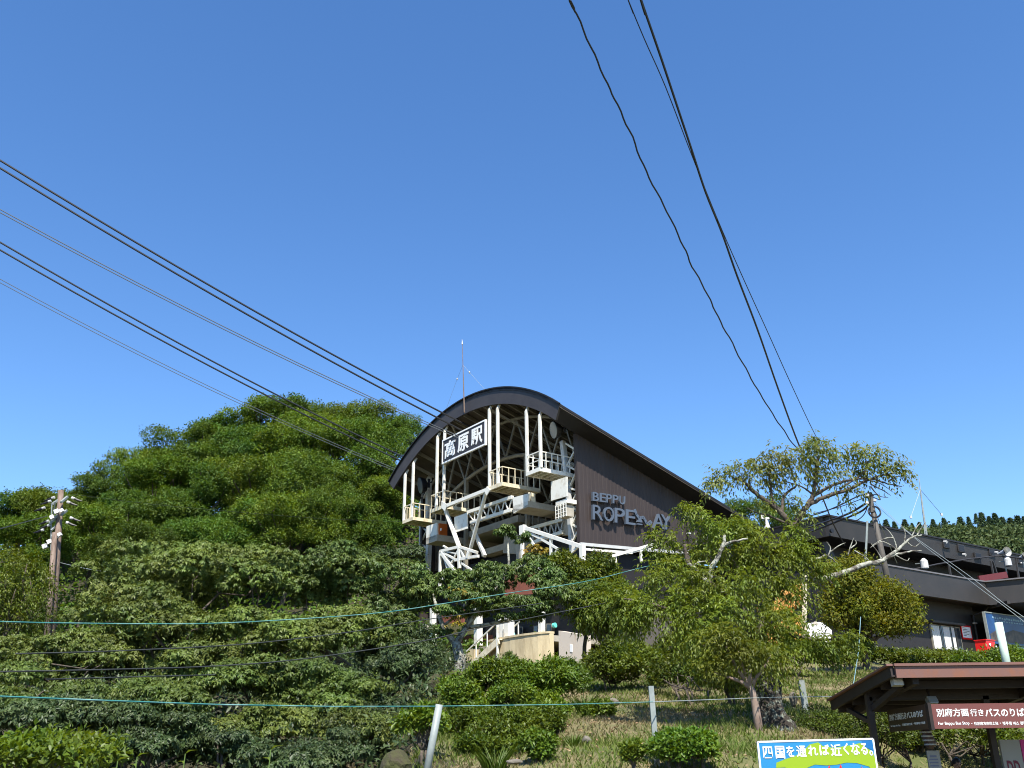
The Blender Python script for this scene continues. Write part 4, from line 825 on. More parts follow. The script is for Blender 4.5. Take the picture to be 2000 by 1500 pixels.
# person waiting behind the stand
def person(base, h, label):
    t = thing('person', label, 'person', base); k = h / 1.7
    vs = [((0, 0, .95), .15, .115), ((0, 0, 1.10), .14, .10), ((0, 0, 1.28), .165, .11), ((0, 0, 1.40), .14, .09), ((0, .01, 1.48), .055, .055), ((0, .0, 1.54), .065, .07), ((0, -.01, 1.60), .076, .092), ((0, 0, 1.66), .072, .088), ((0, .01, 1.70), .045, .05),
          ((.19, 0, 1.40), .06, .06), ((.25, .02, 1.12), .045, .045), ((.24, -.06, .88), .033, .033), ((.24, -.09, .78), .04, .022), ((-.19, 0, 1.40), .06, .06), ((-.25, .02, 1.12), .045, .045), ((-.24, -.06, .88), .033, .033), ((-.24, -.09, .78), .04, .022),
          ((.09, 0, .85), .09, .09), ((.10, -.01, .48), .06, .06), ((.10, .02, .10), .04, .04), ((.11, -.12, .04), .045, .03), ((-.09, 0, .85), .09, .09), ((-.10, -.01, .48), .06, .06), ((-.10, .02, .10), .04, .04), ((-.11, -.12, .04), .045, .03)]
    ed = [(0, 1), (1, 2), (2, 3), (3, 4), (4, 5), (5, 6), (6, 7), (7, 8), (3, 9), (9, 10), (10, 11), (11, 12), (3, 13), (13, 14), (14, 15), (15, 16), (0, 17), (17, 18), (18, 19), (19, 20), (0, 21), (21, 22), (22, 23), (23, 24)]
    me = bpy.data.meshes.new('body'); me.from_pydata([tuple(k * c for c in v[0]) for v in vs], ed, [])
    o = link(bpy.data.objects.new('body', me)); o.parent = t; ORG[o] = ORG[t]
    o.modifiers.new('skin', 'SKIN').use_smooth_shade = True
    for i, v in enumerate(vs): me.skin_vertices[0].data[i].radius = (v[1] * k, v[2] * k); me.skin_vertices[0].data[i].use_root = (i == 0)
    s = o.modifiers.new('sub', 'SUBSURF'); s.levels = 2; s.render_levels = 2
    # clothes colours by height
    m = bpy.data.materials.new('skin_and_clothes'); m.use_nodes = True; nt = m.node_tree; b = nt.nodes['Principled BSDF']; tc = nt.nodes.new('ShaderNodeTexCoord'); sx = nt.nodes.new('ShaderNodeSeparateXYZ'); nt.links.new(tc.outputs['Object'], sx.inputs[0])
    cr = nt.nodes.new('ShaderNodeValToRGB'); cr.color_ramp.interpolation = 'CONSTANT'; dv = nt.nodes.new('ShaderNodeMath'); dv.operation = 'DIVIDE'; dv.inputs[1].default_value = h; nt.links.new(sx.outputs['Z'], dv.inputs[0]); nt.links.new(dv.outputs[0], cr.inputs[0])
    e = cr.color_ramp.elements; e[0].position = 0; e[0].color = (.03, .03, .04, 1); e[1].position = .54; e[1].color = (.34, .09, .04, 1); n = e.new(.855); n.color = (.42, .24, .16, 1); nt.links.new(cr.outputs[0], b.inputs['Base Color']); me.materials.append(m)
    mb = MB(); n = 12
    rings = [(.0, .098, .11, .03), (.05, .095, .108, .02), (.10, .07, .08, .015), (.125, .02, .025, .01)]
    for i, (dz, rx, ry, oy) in enumerate(rings):
        for j in range(n): a = 2 * pi * j / n; mb.v.append(tuple(np.array(base) + k * np.array([rx * cos(a), oy + ry * sin(a), 1.605 + dz + .03 * sin(a) * -1])))
    for i in range(3):
        for j in range(n): mb.f.append((i * n + j, i * n + (j + 1) % n, (i + 1) * n + (j + 1) % n, (i + 1) * n + j))
    mb.f.append(tuple(3 * n + j for j in range(n))); part('hair', mb, m_hair, t, smooth=True)
    for s in (-1, 1):
        mb = MB(); c = np.array(base) + k * np.array([s * .03, -.098, 1.61]); mb.tube([c, c + np.array([0, -.004, 0])], .011, 8); part('eye', mb, m_black, t)
    mb = MB(); c = np.array(base) + k * np.array([0, -.10, 1.58]); mb.tube([c + np.array([0, .01, .03]), c + np.array([0, -.02, -.01]), c + np.array([0, .01, -.02])], [.006, .013, .008], 6); part('nose', mb, m_skin, t)
hp = at(1867, 1484, 18.6)
person((hp[0], 18.6, -.15), hp[2] + .15, 'person with short black hair in an orange shirt under the shelter')

# ------------------------------------------------------------------ utility poles
up = thing('twin_utility_pole', 'twin brown wooden utility pole with white insulators on the left', 'utility pole', at(100, 1250, 45) - ZV * 3)
YP = 45
p1t, p1b = at(119, 958, YP), at(101, 1240, YP); p1b = p1b + (p1b - p1t) * .3
mb = MB(); mb.tube([p1b, (p1b + p1t) / 2, p1t], [.20, .17, .13], 10); part('pole', mb, m_wood, up, smooth=True)
p2t, p2b = at(107, 1040, YP - .6), at(92, 1240, YP - .6); p2b = p2b + (p2b - p2t) * .4
mb = MB(); mb.tube([p2b, (p2b + p2t) / 2, p2t], [.17, .14, .11], 10); part('pole', mb, m_wood, up, smooth=True)
for q0, q1, w in (((101, 985), (121, 972), .10), ((119, 981), (132, 970), .10), ((104, 1013), (121, 1001), .10), ((119, 1006), (130, 997), .10), ((96, 1023), (114, 1010), .08), ((100, 1036), (112, 1024), .07), ((101, 985), (99, 1075), .05), ((108, 980), (103, 1010), .06)):
    mb = MB(); mb.beam(at(*q0, YP - .3), at(*q1, YP + .1), w); part('crossarm', mb, m_galv, up)
for (x, y, dx, dy) in ((104, 972, 7, -1.5), (97, 979, 7, -2), (85, 992, 7, -2), (143, 973, -7, -2), (134, 981, -7, -2), (140, 1012, -7, -2), (132, 1021, -6, -1), (93, 1018, 6, -3), (83, 1035, 6, -1), (95, 1026, 6, -2)):
    mb = MB(); mb.tube([at(x - dx * .4, y - dy * .4, YP - .2), at(x + dx * .4, y + dy * .4, YP - .2)], [.06, .07], 8); part('insulator', mb, m_insul, up)
    s = -1 if dx > 0 else 1; mb = MB(); mb.tube([at(x + s * 3, y + 1, YP - .2), at(x + s * 9, y + 4, YP - .2), at(x + s * 18, y + 6, YP - .2)], [.06, .06, .02], 6); part('cable_sleeve', mb, m_black, up)
for (x, y, s) in ((111, 999, .22), (121, 997, .14), (102, 1010, .18), (108, 1048, .26), (117, 1044, .14), (97, 1058, .2), (88, 1067, .22), (98, 1128, .2)):
    mb = MB(); mb.obox(at(x, y, YP - .35), (s * .34, .04, .05), (0, .08, 0), (-.05, 0, s * .42)); part('pole_box', mb, m_insul, up)
for q in ([(112, 958), (95, 960), (80, 970), (70, 985)], [(120, 960), (170, 962), (240, 980)]):
    pass
def wire(pts, Y0, Y1, r, mt, label, group=None, cat='wire', n_sub=5, name='overhead_wire', wav=0.0):
    A = at(*pts[0], Y0); B = at(*pts[-1], Y1); P = plan_line(pts, A, B)
    if group and group.startswith('overhead'):      # the span goes on over the road to its next pole
        d0 = (P[0] - P[1]) / np.linalg.norm(P[0] - P[1]); P = [P[0] + d0 * q for q in (40, 24, 10)] + P
    # smooth the polyline (Catmull-Rom)
    out = []
    for i in range(len(P) - 1):
        p0 = P[max(i - 1, 0)]; p1 = P[i]; p2 = P[i + 1]; p3 = P[min(i + 2, len(P) - 1)]
        for k in range(n_sub):
            t = k / n_sub; out.append(.5 * ((2 * p1) + (-p0 + p2) * t + (2 * p0 - 5 * p1 + 4 * p2 - p3) * t * t + (-p0 + 3 * p1 - 3 * p2 + p3) * t ** 3))
    out.append(P[-1])
    if wav: out = [p + np.array([wav * sin(1.45 * i), 0, wav * cos(1.1 * i)]) for i, p in enumerate(out)]
    mb = MB(); mb.tube(out, r, 5); return single(name, mb, mt, label, cat, group)
wire([(140, 965), (300, 985), (500, 1003), (650, 1014), (790, 1019)], 45, 62, .006, m_wire, 'thin dark wire from the left pole to the station')
wire([(-20, 1038), (40, 1022), (92, 1008)], 30, 45, .02, m_wire, 'dark wire reaching the left pole from the picture edge')
wire([(118, 1099), (165, 1110), (215, 1118)], 45, 40, .014, m_galv, 'short grey guy wire low on the left pole')

rp_ = thing('leaning_utility_pole', 'slim dark utility pole with coiled cable in front of the right building', 'utility pole', at(1729, 1120, 40) - ZV * 3)
t_, b_ = at(1698, 966, 40), at(1729, 1110, 40); b_ = b_ + (b_ - t_) * .8
mb = MB(); mb.tube([b_, t_], [.15, .10], 10); part('pole', mb, m_conpole, rp_, smooth=True)
mb = MB(); mb.tube([at(1697, 972, 40) + ZV * .0, at(1697.5, 966, 40), at(1698, 962, 40)], [.16, .2, .08], 10); part('pole_cap', mb, m_black, rp_)
for (x, y) in ((1694, 967), (1693, 982), (1708, 977)):
    mb = MB(); mb.tube([at(x, y - 2, 39.8), at(x, y + 2, 39.8)], .08, 8); part('insulator', mb, m_insul, rp_)
mb = MB(); cc = at(1708, 1000, 39.8)
for dr in (0, .035):
    mb.tube([cc + np.array([(.24 + dr) * cos(t) , 0.02 * sin(3 * t), (.22 + dr) * sin(t)]) for t in np.linspace(0, 2 * pi, 25)], .022, 5, cap=False)
part('cable_coil', mb, m_black, rp_)
mb = MB(); mb.obox(at(1702, 985, 39.85), (.06, 0, 0), (0, .08, 0), (.05, 0, .35)); part('junction_box', mb, m_conpole, rp_)
pp = thing('thin_pipe', 'thin pale upright pipe left of the dark utility pole', 'pole', at(1690, 1100, 39) - ZV * 2)
mb = MB(); mb.tube([at(1694, 1018, 39), at(1690, 1100, 39), at(1689, 1110, 39) - ZV * 2], .045, 6); part('pipe', mb, m_galv, pp)
gW = 'overhead wires at upper right'
wire([(1095, -40), (1113, 0), (1147, 75), (1180, 150), (1206, 205), (1235, 268), (1262, 335), (1296, 400), (1330, 470), (1352, 520), (1382, 575), (1402, 618), (1430, 670), (1462, 730), (1490, 778), (1520, 825), (1548, 865), (1580, 905)], 17, 38, .023, m_cable, 'black twisted overhead cable, leftmost and wavy against the sky', gW, wav=.017)
wire([(1240, -40), (1252, 0), (1290, 110), (1325, 215), (1350, 290), (1378, 375), (1410, 455), (1440, 540), (1480, 645), (1520, 760), (1560, 868), (1594, 941), (1627, 1022), (1650, 1065)], 17, 46, .031, m_cable, 'thickest black overhead cable crossing the sky to the right building', gW)
wire([(1212, -40), (1227, 0), (1258, 75), (1300, 170), (1350, 300), (1402, 430), (1450, 540), (1500, 650), (1545, 750), (1590, 845), (1627, 913), (1645, 946)], 17, 39.5, .014, m_cable, 'thin black overhead wire crossing the thick cable', gW)
gW2 = 'service cables around the dark utility pole'
for i, (pts, Y0, Y1, r, lab) in enumerate([
    ([(1560, 1012), (1600, 1003), (1640, 987), (1670, 972), (1697, 963)], 46, 40, .03, 'upper service cable running left from the dark pole top'),
    ([(1590, 1003), (1640, 990), (1684, 974), (1697, 968)], 46, 40, .02, 'thin service cable second from top at the dark pole'),
    ([(1580, 1030), (1620, 1017), (1660, 1002), (1690, 984), (1699, 980)], 46, 40, .05, 'thick bundled service cable left of the dark pole'),
    ([(1585, 1038), (1630, 1021), (1680, 1000), (1699, 983)], 46, 40, .045, 'second thick bundled service cable left of the dark pole'),
    ([(1632, 948), (1646, 1006), (1660, 1015), (1674, 1016), (1688, 1004), (1696, 984)], 42, 40, .022, 'drooping cable loop left of the dark pole'),
    ([(1700, 968), (1712, 966), (1719, 976), (1703, 970)], 40, 39.5, .022, 'short hooked cable at the top of the dark pole'),
    ([(1708, 980), (1735, 1003), (1775, 1040), (1830, 1080), (1900, 1130), (1960, 1178), (2010, 1212)], 40, 26, .009, 'upper pale cable descending right from the dark pole'),
    ([(1708, 984), (1740, 1012), (1800, 1062), (1850, 1100), (1915, 1150), (1960, 1183), (2010, 1222)], 40, 26, .009, 'lower pale cable descending right from the dark pole'),
    ([(1706, 990), (1718, 1020), (1735, 1060), (1752, 1100)], 40, 44, .016, 'steep thin wire right of the dark pole')]):
    wire(pts, Y0, Y1, r, m_cable if i < 6 else m_galv, lab, gW2)

# ------------------------------------------------------------------ ropes and fence posts
wire([(-30, 1213), (100, 1216.5), (300, 1218.5), (430, 1217), (600, 1208), (750, 1196), (860, 1180), (990, 1159), (1100, 1143), (1170, 1130), (1260, 1107), (1340, 1090), (1430, 1064), (1475, 1047)], 11, 25, .0075, m_rope, 'upper green rope strung across the shrubs to the cherry tree', cat='rope', name='green_rope')
PLN = [np.array([-5, 5.7]), np.array([6.2, 20.1])]
lower = [(-30, 1358), (0, 1360), (200, 1368), (420, 1376), (650, 1380), (850, 1379.5), (1100, 1376), (1275, 1371), (1430, 1365), (1480, 1363), (1570, 1361), (1635, 1360)]
Pl = plan_line(lower, PLN[0], PLN[1]); mb = MB(); mb.tube(Pl[:8], .0062, 5); single('green_rope', mb, m_rope, 'lower green rope strung between the fence posts', 'rope')
mb = MB(); mb.tube(Pl[7:], .007, 5); single('fence_wire', mb, m_galv, 'thin grey fence wire between the two right fence posts', 'wire')
wire([(-30, 1312.5), (200, 1308), (420, 1301), (600, 1286), (820, 1253), (930, 1228), (1060, 1202), (1170, 1180), (1215, 1168)], 16, 33, .014, m_wire, 'dark wire crossing the shrubs below the upper rope')
wire([(30, 1277), (210, 1272), (420, 1262), (540, 1252), (700, 1232), (820, 1212), (960, 1192), (1060, 1178)], 18, 34, .014, m_wire, 'dark wire crossing the shrubs just under the upper rope')
wire([(90, 1327), (300, 1321), (420, 1318)], 17, 21, .012, m_wire, 'short dark wire among the left shrubs')
def fpost(top, bot, Y, w, mt, label, ang=False):
    t, b = at(*top, Y), at(*bot, Y); gz = float(ground(b[0], b[1])); b = b + (b - t) * .4
    mb = MB()
    if ang:
        mb.beam(b, t, w * .55, w * .9, up=(0, 1, 0)); mb.beam(b + np.array([w * .5, -.01, 0]), t + np.array([w * .5, -.01, 0]), w * .5, w * .5, up=(0, 1, 0))
    else: mb.tube([b, t], w / 2, 12)
    return single('fence_post', mb, mt, label, 'post', smooth=not ang)
fpost((858, 1376), (835, 1500), 11.0, .080, m_galv, 'pale grey round post tilted left at the green rope')
fpost((1269, 1340), (1280, 1478), 15.0, .075, m_galv, 'grey angle-iron fence post alone on the dry grass slope', True)
fpost((1562, 1328), (1571, 1384), 20.5, .11, m_galv, 'short grey fence post beside the mossy cherry trunk', True)
fpost((1950, 1216), (1968, 1305), 22.0, .17, m_palegreen, 'pale green pipe post behind the bus shelter roof')
mb = MB(); mb.tube([at(1681, 1205, 30), at(1677, 1270, 29), at(1668, 1330, 28), at(1650, 1400, 27), at(1636, 1440, 26)], .011, 5); single('hanging_rope', mb, mat('pale_blue_rope', (.14, .25, .28), .6), 'pale blue rope hanging beside the small tree trunk', 'rope')

# ------------------------------------------------------------------ foliage builders
def unit(v): return v / (np.linalg.norm(v, axis=-1, keepdims=True) + 1e-9)
def rvec(n): return unit(rng.normal(size=(n, 3)))
def leaf_cards(pos, d, nrm, L, W, fold=.18, curl=.15):
    """diamond leaves folded along the midrib: 2 triangles each"""
    d = unit(d); side = unit(np.cross(nrm, d)); nrm = np.cross(d, side)
    L = np.broadcast_to(np.asarray(L, float), (len(pos),))[:, None]; W = np.broadcast_to(np.asarray(W, float), (len(pos),))[:, None]
    mid = pos + d * L * .45; tip = pos + d * L - nrm * L * curl
    l = mid + side * W * .5 + nrm * W * fold; r = mid - side * W * .5 + nrm * W * fold
    v = np.stack([pos, r, tip, l], 1).reshape(-1, 3); i = np.arange(len(pos))[:, None] * 4
    t = np.concatenate([i + np.array([[0, 1, 2]]), i + np.array([[0, 2, 3]])], 1).reshape(-1, 3)
    return v, t
def leaf_cards6(pos, d, nrm, L, W, curl=.2):
    """pointed leaves of 4 triangles for plants near the camera"""
    d = unit(d); side = unit(np.cross(nrm, d)); nrm = np.cross(d, side)
    L = np.broadcast_to(np.asarray(L, float), (len(pos),))[:, None]; W = np.broadcast_to(np.asarray(W, float), (len(pos),))[:, None]
    m = pos + d * L * .5 - nrm * L * curl * .25; tip = pos + d * L - nrm * L * curl
    l = pos + d * L * .42 + side * W * .5 + nrm * W * .12; r = pos + d * L * .42 - side * W * .5 + nrm * W * .12
    v = np.stack([pos, r, m, l, tip], 1).reshape(-1, 3); i = np.arange(len(pos))[:, None] * 5
    t = np.concatenate([i + np.array([[0, 1, 2]]), i + np.array([[0, 2, 3]]), i + np.array([[1, 4, 2]]), i + np.array([[2, 4, 3]])], 1).reshape(-1, 3)
    return v, t
def join_vt(parts):
    vs, ts, n = [], [], 0
    for v, t in parts: vs.append(v); ts.append(t + n); n += len(v)
    return np.concatenate(vs), np.concatenate(ts)
def shell_points(blobs, n, lo=.72, hi=1.02, ymin=-1.0):
    """points and outward normals near the surface of a set of ellipsoids ((centre),(radii)); points inside other ellipsoids dropped"""
    B = [(np.array(c, float), np.array(r, float)) for c, r in blobs]
    area = np.array([(r[0] * r[1] + r[1] * r[2] + r[0] * r[2]) for _, r in B]); area /= area.sum()
    P, N = [], []
    for k, (c, r) in enumerate(B):
        m = int(n * area[k] * 1.6) + 8; q = rvec(m); q = q[q[:, 2] > ymin]; s = rng.uniform(lo, hi, len(q))[:, None]
        p = c + q * r * s; nn = unit(q / r); keep = np.ones(len(p), bool)
        for j, (c2, r2) in enumerate(B):
            if j != k: keep &= (((p - c2) / r2) ** 2).sum(1) > .62
        P.append(p[keep]); N.append(nn[keep])
    P = np.concatenate(P); N = np.concatenate(N)
    if len(P) > n: i = rng.permutation(len(P))[:n]; P, N = P[i], N[i]
    return P, N
def lumps(center, radii, n, rel=(.32, .5), zmin=-.5):
    """sub-clumps spread over a big ellipsoid so that the outline is uneven"""
    q = rvec(n * 3); q = q[q[:, 2] > zmin][:n]; s = rng.uniform(.45, .82, len(q))[:, None]
    c = np.array(center) + q * np.array(radii) * s; r = rng.uniform(rel[0], rel[1], len(q))[:, None] * np.array(radii) * rng.uniform(.8, 1.2, (len(q), 3))
    return [(c[i], r[i]) for i in range(len(q))]
def domes(c, R, n, rel=(.34, .5), sub=8, flat=.68, zmin=-.75):
    out = []
    for bc, br in lumps(c, R, n, rel, zmin):
        br = br * np.array([1.2, 1.1, flat]); q = rvec(sub * 3); q = q[q[:, 2] > -.12][:sub]
        for k in range(len(q)): out.append((bc + q[k] * br * rng.uniform(.62, .80), br * rng.uniform(.28, .46) * np.array([1.15, 1.1, .8])))
    return out
def rosettes(P, N, L, W, k=7, droop=.5, up=.6):
    n = unit(N * (1 - up) + np.array([0, 0, up]) + .28 * rng.normal(size=N.shape)); m = len(P)
    ref = rvec(m); e1 = unit(np.cross(n, ref)); e2 = np.cross(n, e1); out = []
    ph = rng.uniform(0, 2 * pi, m); Ls = L * rng.uniform(.7, 1.2, m)
    for j in range(k):
        a = ph + 2 * pi * j / k + rng.normal(0, .15, m); rad = np.cos(a)[:, None] * e1 + np.sin(a)[:, None] * e2; dr = droop + rng.normal(0, .15, m)[:, None]
        d = rad * np.cos(dr) - n * np.sin(dr); nr = n * np.cos(dr) + rad * np.sin(dr)
        out.append(leaf_cards6(P, d, nr, Ls * rng.uniform(.8, 1.1, m), W * Ls / L, curl=.22))
    return join_vt(out)
def sprays(P, N, L, W, k, spread, hang=.0, curl=.15, six=False):
    m = len(P); c = np.repeat(P, k, 0) + rng.normal(0, spread, (m * k, 3)); n0 = np.repeat(N, k, 0)
    d = unit(n0 * .55 + rvec(m * k) * .8 + np.array([0, 0, -hang])); nr = unit(n0 * .6 + np.array([0, 0, .7]) + rvec(m * k) * .55)
    f = leaf_cards6 if six else leaf_cards
    return f(c, d, nr, L * rng.uniform(.65, 1.25, m * k), W * rng.uniform(.7, 1.2, m * k), curl=curl)
def twig_sprays(P, D, length, k, L, W, droop=.5):
    """arching twigs with leaves hanging along them"""
    m = len(P); D = unit(D); Ln = length * rng.uniform(.5, 1.25, m); pos, dr, nr = [], [], []
    side = unit(np.cross(D, np.array([0, 0, 1.0])) + 1e-6)
    for j in range(k):
        f = (j + .5) / k; p = P + D * (Ln * f)[:, None] + np.array([0, 0, -1.0]) * (droop * Ln * f * f)[:, None]; s = 1 if j % 2 else -1
        d = D * .55 + side * s * rng.uniform(.35, 1.0, m)[:, None] + np.array([0, 0, -1.0]) * rng.uniform(.15, .95, m)[:, None] + .25 * rng.normal(size=(m, 3))
        pos.append(p + rng.normal(0, .012, (m, 3))); dr.append(d); nr.append(np.array([0, 0, 1.0]) + D * .35 + side * s * .3 + .35 * rng.normal(size=(m, 3)))
    n = m * k; return leaf_cards6(np.concatenate(pos), np.concatenate(dr), unit(np.concatenate(nr)), L * rng.uniform(.65, 1.2, n), W * rng.uniform(.75, 1.2, n), curl=.22)
def leaf_object(name, v, t, m, parent, org=None):
    org = ORG[parent] if org is None else org; me = fast_mesh(name, v - org, t); me.materials.append(m); o = link(bpy.data.objects.new(name, me)); o.parent = parent; ORG[o] = org; return o
def limb(mb, p, q, r0, r1, n=5, wob=.06, sub=4):
    p = np.array(p, float); q = np.array(q, float); L = np.linalg.norm(q - p); pts = []
    for i in range(sub + 1):
        t = i / sub; pts.append(p + (q - p) * t + (rng.normal(0, wob * L, 3) if 0 < i < sub else 0))
    mb.tube(pts, list(np.linspace(r0, r1, sub + 1)), n); return pts
def px_ell(x, y, Y, rx, ry, dep=None):
    c = at(x, y, Y); s = np.linalg.norm(c - CAM) / F; return c, np.array([rx * s, (dep if dep else (rx + ry) * .5 * s), ry * s])
def base_of(c, Y=None):
    return np.array([c[0], c[1], float(ground(c[0], c[1])) - .05])
def woody(name, label, cat, blobs, leaf_vt, m, trunk_r=.12, group=None, base=None, bark=None, stems=1, loc=None, fork=.35, limbs_max=14):
    """a tree or shrub thing: trunk with limbs to its clumps, and a crown of leaves"""
    cs = np.array([c for c, r in blobs]); cen = cs.mean(0); b = base_of(cen) if base is None else np.array(base, float)
    t = thing(name, label, cat, b, group); mb = MB(); low = cs[:, 2].min()
    for s in range(stems):
        ww = .14 * float(np.ptp(cs[:, 0])); off = np.array([rng.normal(0, ww), rng.normal(0, ww), 0]) if stems > 1 else np.zeros(3)
        top = b + (cen - b) * fork + off * 1.5; top[2] = b[2] + max(.3, (cen[2] - b[2]) * fork)
        limb(mb, b + off - ZV * .3, top, trunk_r, trunk_r * .7, 7, .03)
        for i in rng.permutation(len(cs))[:max(3, limbs_max // stems)]: limb(mb, top, cs[i], trunk_r * .55, trunk_r * .12, 5, .07)
    part('trunk', mb, bark or m_bark, t, smooth=True); leaf_object('crown', *leaf_vt, m, t); return t

# ------------------------------------------------------------------ wooded hill behind, on the left
protos = []
for k in range(6):
    R = np.array([4.3, 4.3, 3.6]) * (1 + .08 * (k - 2)); bl = domes((0, 0, 6.4), R * np.array([1.02, 1.02, 1.1]), 15, (.22, .40), 9, 1.0, -.7); bl = [(c, r * np.array([.85, .85, 1.1]) * rng.uniform(.75, 1.15)) for c, r in bl]; P, N = shell_points(bl, 4000, .75, 1.18, -.6)
    v, t = sprays(P, N, .23, .13, 5, .17, .1); mb = MB(); limb(mb, (0, 0, -1.5), (0, 0, 4.2), .24, .16, 7, .02)
    for c, r in bl[::9]: limb(mb, (0, 0, 3.4 + rng.uniform(0, 1)), c, .11, .03, 5, .06)
    ct = bpy.data.meshes.new('trunk'); ct.from_pydata(mb.v, [], mb.f); ct.materials.append(m_bark)
    cm = fast_mesh('crown', v, t); cm.materials.append(L_hilly if k in (1, 4) else L_hill); protos.append((ct, cm))
hill = [  # (px, py of crown centre, depth, scale, label)
    (40, 1010, 78, .95, 'dark tree at the far left end of the hill behind the twin pole'), (105, 1020, 74, .8, None), (175, 988, 82, .85, 'tree with pointed top just right of the twin pole against the sky'),
    (235, 975, 84, .9, 'broadleaf tree on the left shoulder of the hill skyline'), (300, 943, 86, .9, 'dark crest tree where the hill skyline steps up'), (375, 903, 86, .95, 'rounded crest tree left of the hill summit'),
    (455, 866, 88, 1.0, 'tree on the hill skyline just left of the summit'), (520, 846, 88, 1.0, 'tallest bright tree on the hill summit with feathery top'), (590, 838, 88, 1.0, 'broad tree on the hill summit beneath the lower black ropes'),
    (660, 848, 86, .95, 'tree right of the hill summit crossed by the black ropes'), (722, 852, 86, .8, 'open crested tree near the station roof on the skyline'), (772, 866, 85, .62, 'small dark tree touching the left end of the arched roof'),
    (230, 1010, 76, .9, None), (320, 965, 80, .95, None), (410, 925, 82, 1.0, None), (500, 900, 82, 1.05, None), (590, 905, 82, 1.05, None), (680, 910, 80, 1.0, None), (750, 925, 80, .8, None),
    (180, 1060, 68, .8, None), (300, 1035, 72, .95, None), (400, 1000, 75, 1.0, None), (500, 975, 76, 1.0, None), (600, 980, 76, 1.0, None), (690, 985, 75, .95, None), (750, 990, 75, .7, None),
    (350, 1075, 66, .8, None), (450, 1060, 68, .85, None), (560, 1045, 68, .85, None), (650, 1040, 70, .8, None), (715, 1030, 72, .65, None), (60, 1075, 62, .7, None), (255, 1085, 62, .7, None)]
ORD = 'first second third fourth fifth sixth seventh eighth ninth tenth eleventh twelfth thirteenth fourteenth fifteenth sixteenth seventeenth eighteenth nineteenth twentieth'.split()
rows_ = {}
for x, y, Y, s, lab in sorted(hill):
    if lab is None: rows_.setdefault('upper' if y < 970 else 'middle' if y < 1042 else 'lowest', []).append((x, y))
for i, (x, y, Y, s, lab) in enumerate(hill):
    if lab is None:
        rn = [k for k in rows_ if (x, y) in rows_[k]][0]; lab = ORD[rows_[rn].index((x, y))] + ' leafy tree from the left in the ' + rn + ' row on the wooded hill slope'
    c = at(x, y, Y); b = c - np.array([0, 0, 6.6 * s]); ct, cm = protos[i % 6]
    t = thing('hill_tree', lab or 'leafy green tree among others on the wooded hill slope', 'tree', b, 'broadleaf trees on the wooded hill')
    t.scale = (s, s, s); t.rotation_euler = (0, 0, rng.uniform(0, 6.28))
    for nm, me in (('trunk', ct), ('crown', cm)): o = link(bpy.data.objects.new(nm, me)); o.parent = t
c = at(1478, 1020, 82); t = thing('hill_tree', 'tree top peeking over the low end of the station roof', 'tree', c - np.array([0, 0, 6.6 * .75]), 'broadleaf trees on the wooded hill'); t.scale = (.75,) * 3
for nm, me in zip(('trunk', 'crown'), protos[3]): o = link(bpy.data.objects.new(nm, me)); o.parent = t
# low dark scrub under the hill trees and behind the station
P = np.c_[rng.uniform(-52, 2, 9000), rng.uniform(50, 84, 9000)]; P = P[(P[:, 1] > 54 + .0 * P[:, 0])]
zz_ = ground(P[:, 0], P[:, 1]); P3 = np.c_[P, zz_ + rng.uniform(.1, 1.6, len(P))]; v, t_ = sprays(P3, np.tile([0, -.4, .8], (len(P3), 1)), .40, .24, 5, .5)
me = fast_mesh('undergrowth', v, t_); me.materials.append(L_hill); o = link(bpy.data.objects.new('undergrowth', me)); o['kind'] = 'stuff'; o['label'] = 'low scrub beneath the hill trees'
P = np.c_[rng.uniform(-26, -1.0, 11000), rng.uniform(18.5, 50, 11000)]; P = P[(P[:, 0] < -1.6 - .02 * P[:, 1]) & (np.abs(P[:, 0] / P[:, 1]) < .62)]; P3 = np.c_[P, ground(P[:, 0], P[:, 1]) + rng.uniform(.02, .7, len(P))]
v, t_ = sprays(P3, np.tile([0, -.4, .8], (len(P3), 1)), .18, .08, 6, .22, six=True); me = fast_mesh('ground_cover', v, t_); me.materials.append(L_palmb); o = link(bpy.data.objects.new('ground_cover', me)); o['kind'] = 'stuff'; o['label'] = 'dark ground cover beneath the left bank shrubs'  # dark leaf colour covers the soil in place of shade beneath the shrubs

# ------------------------------------------------------------------ distant wooded ridge on the right
def far_pts(n):
    P = []
    while len(P) < n:
        x = rng.uniform(60, 330); y = rng.uniform(250, 470)
        px = 1000 + F * x / (y * .98);
        if 1560 < px < 2150: P.append((x, y))
    return np.array(P)
fp = far_pts(950); fz = ground(fp[:, 0], fp[:, 1]); bl = []
for (x, y), z in zip(fp, fz):
    r = rng.uniform(2.0, 5.4); q = rvec(60); q = q[(q[:, 2] > -.2)]
    bl.append((np.c_[np.full(len(q), x), np.full(len(q), y), np.full(len(q), z + r * 1.1)] + q * r * np.array([1, 1, .8]) * rng.uniform(.75, 1.1, (len(q), 1)), q))
P = np.concatenate([b[0] for b in bl]); N = np.concatenate([b[1] for b in bl]); v, t_ = sprays(P, N, 1.5, 1.1, 4, .5, 0)
me = fast_mesh('far_wood', v, t_); me.materials.append(L_far); o = link(bpy.data.objects.new('far_wood', me)); o['kind'] = 'stuff'; o['label'] = 'distant wood covering the ridge on the right'
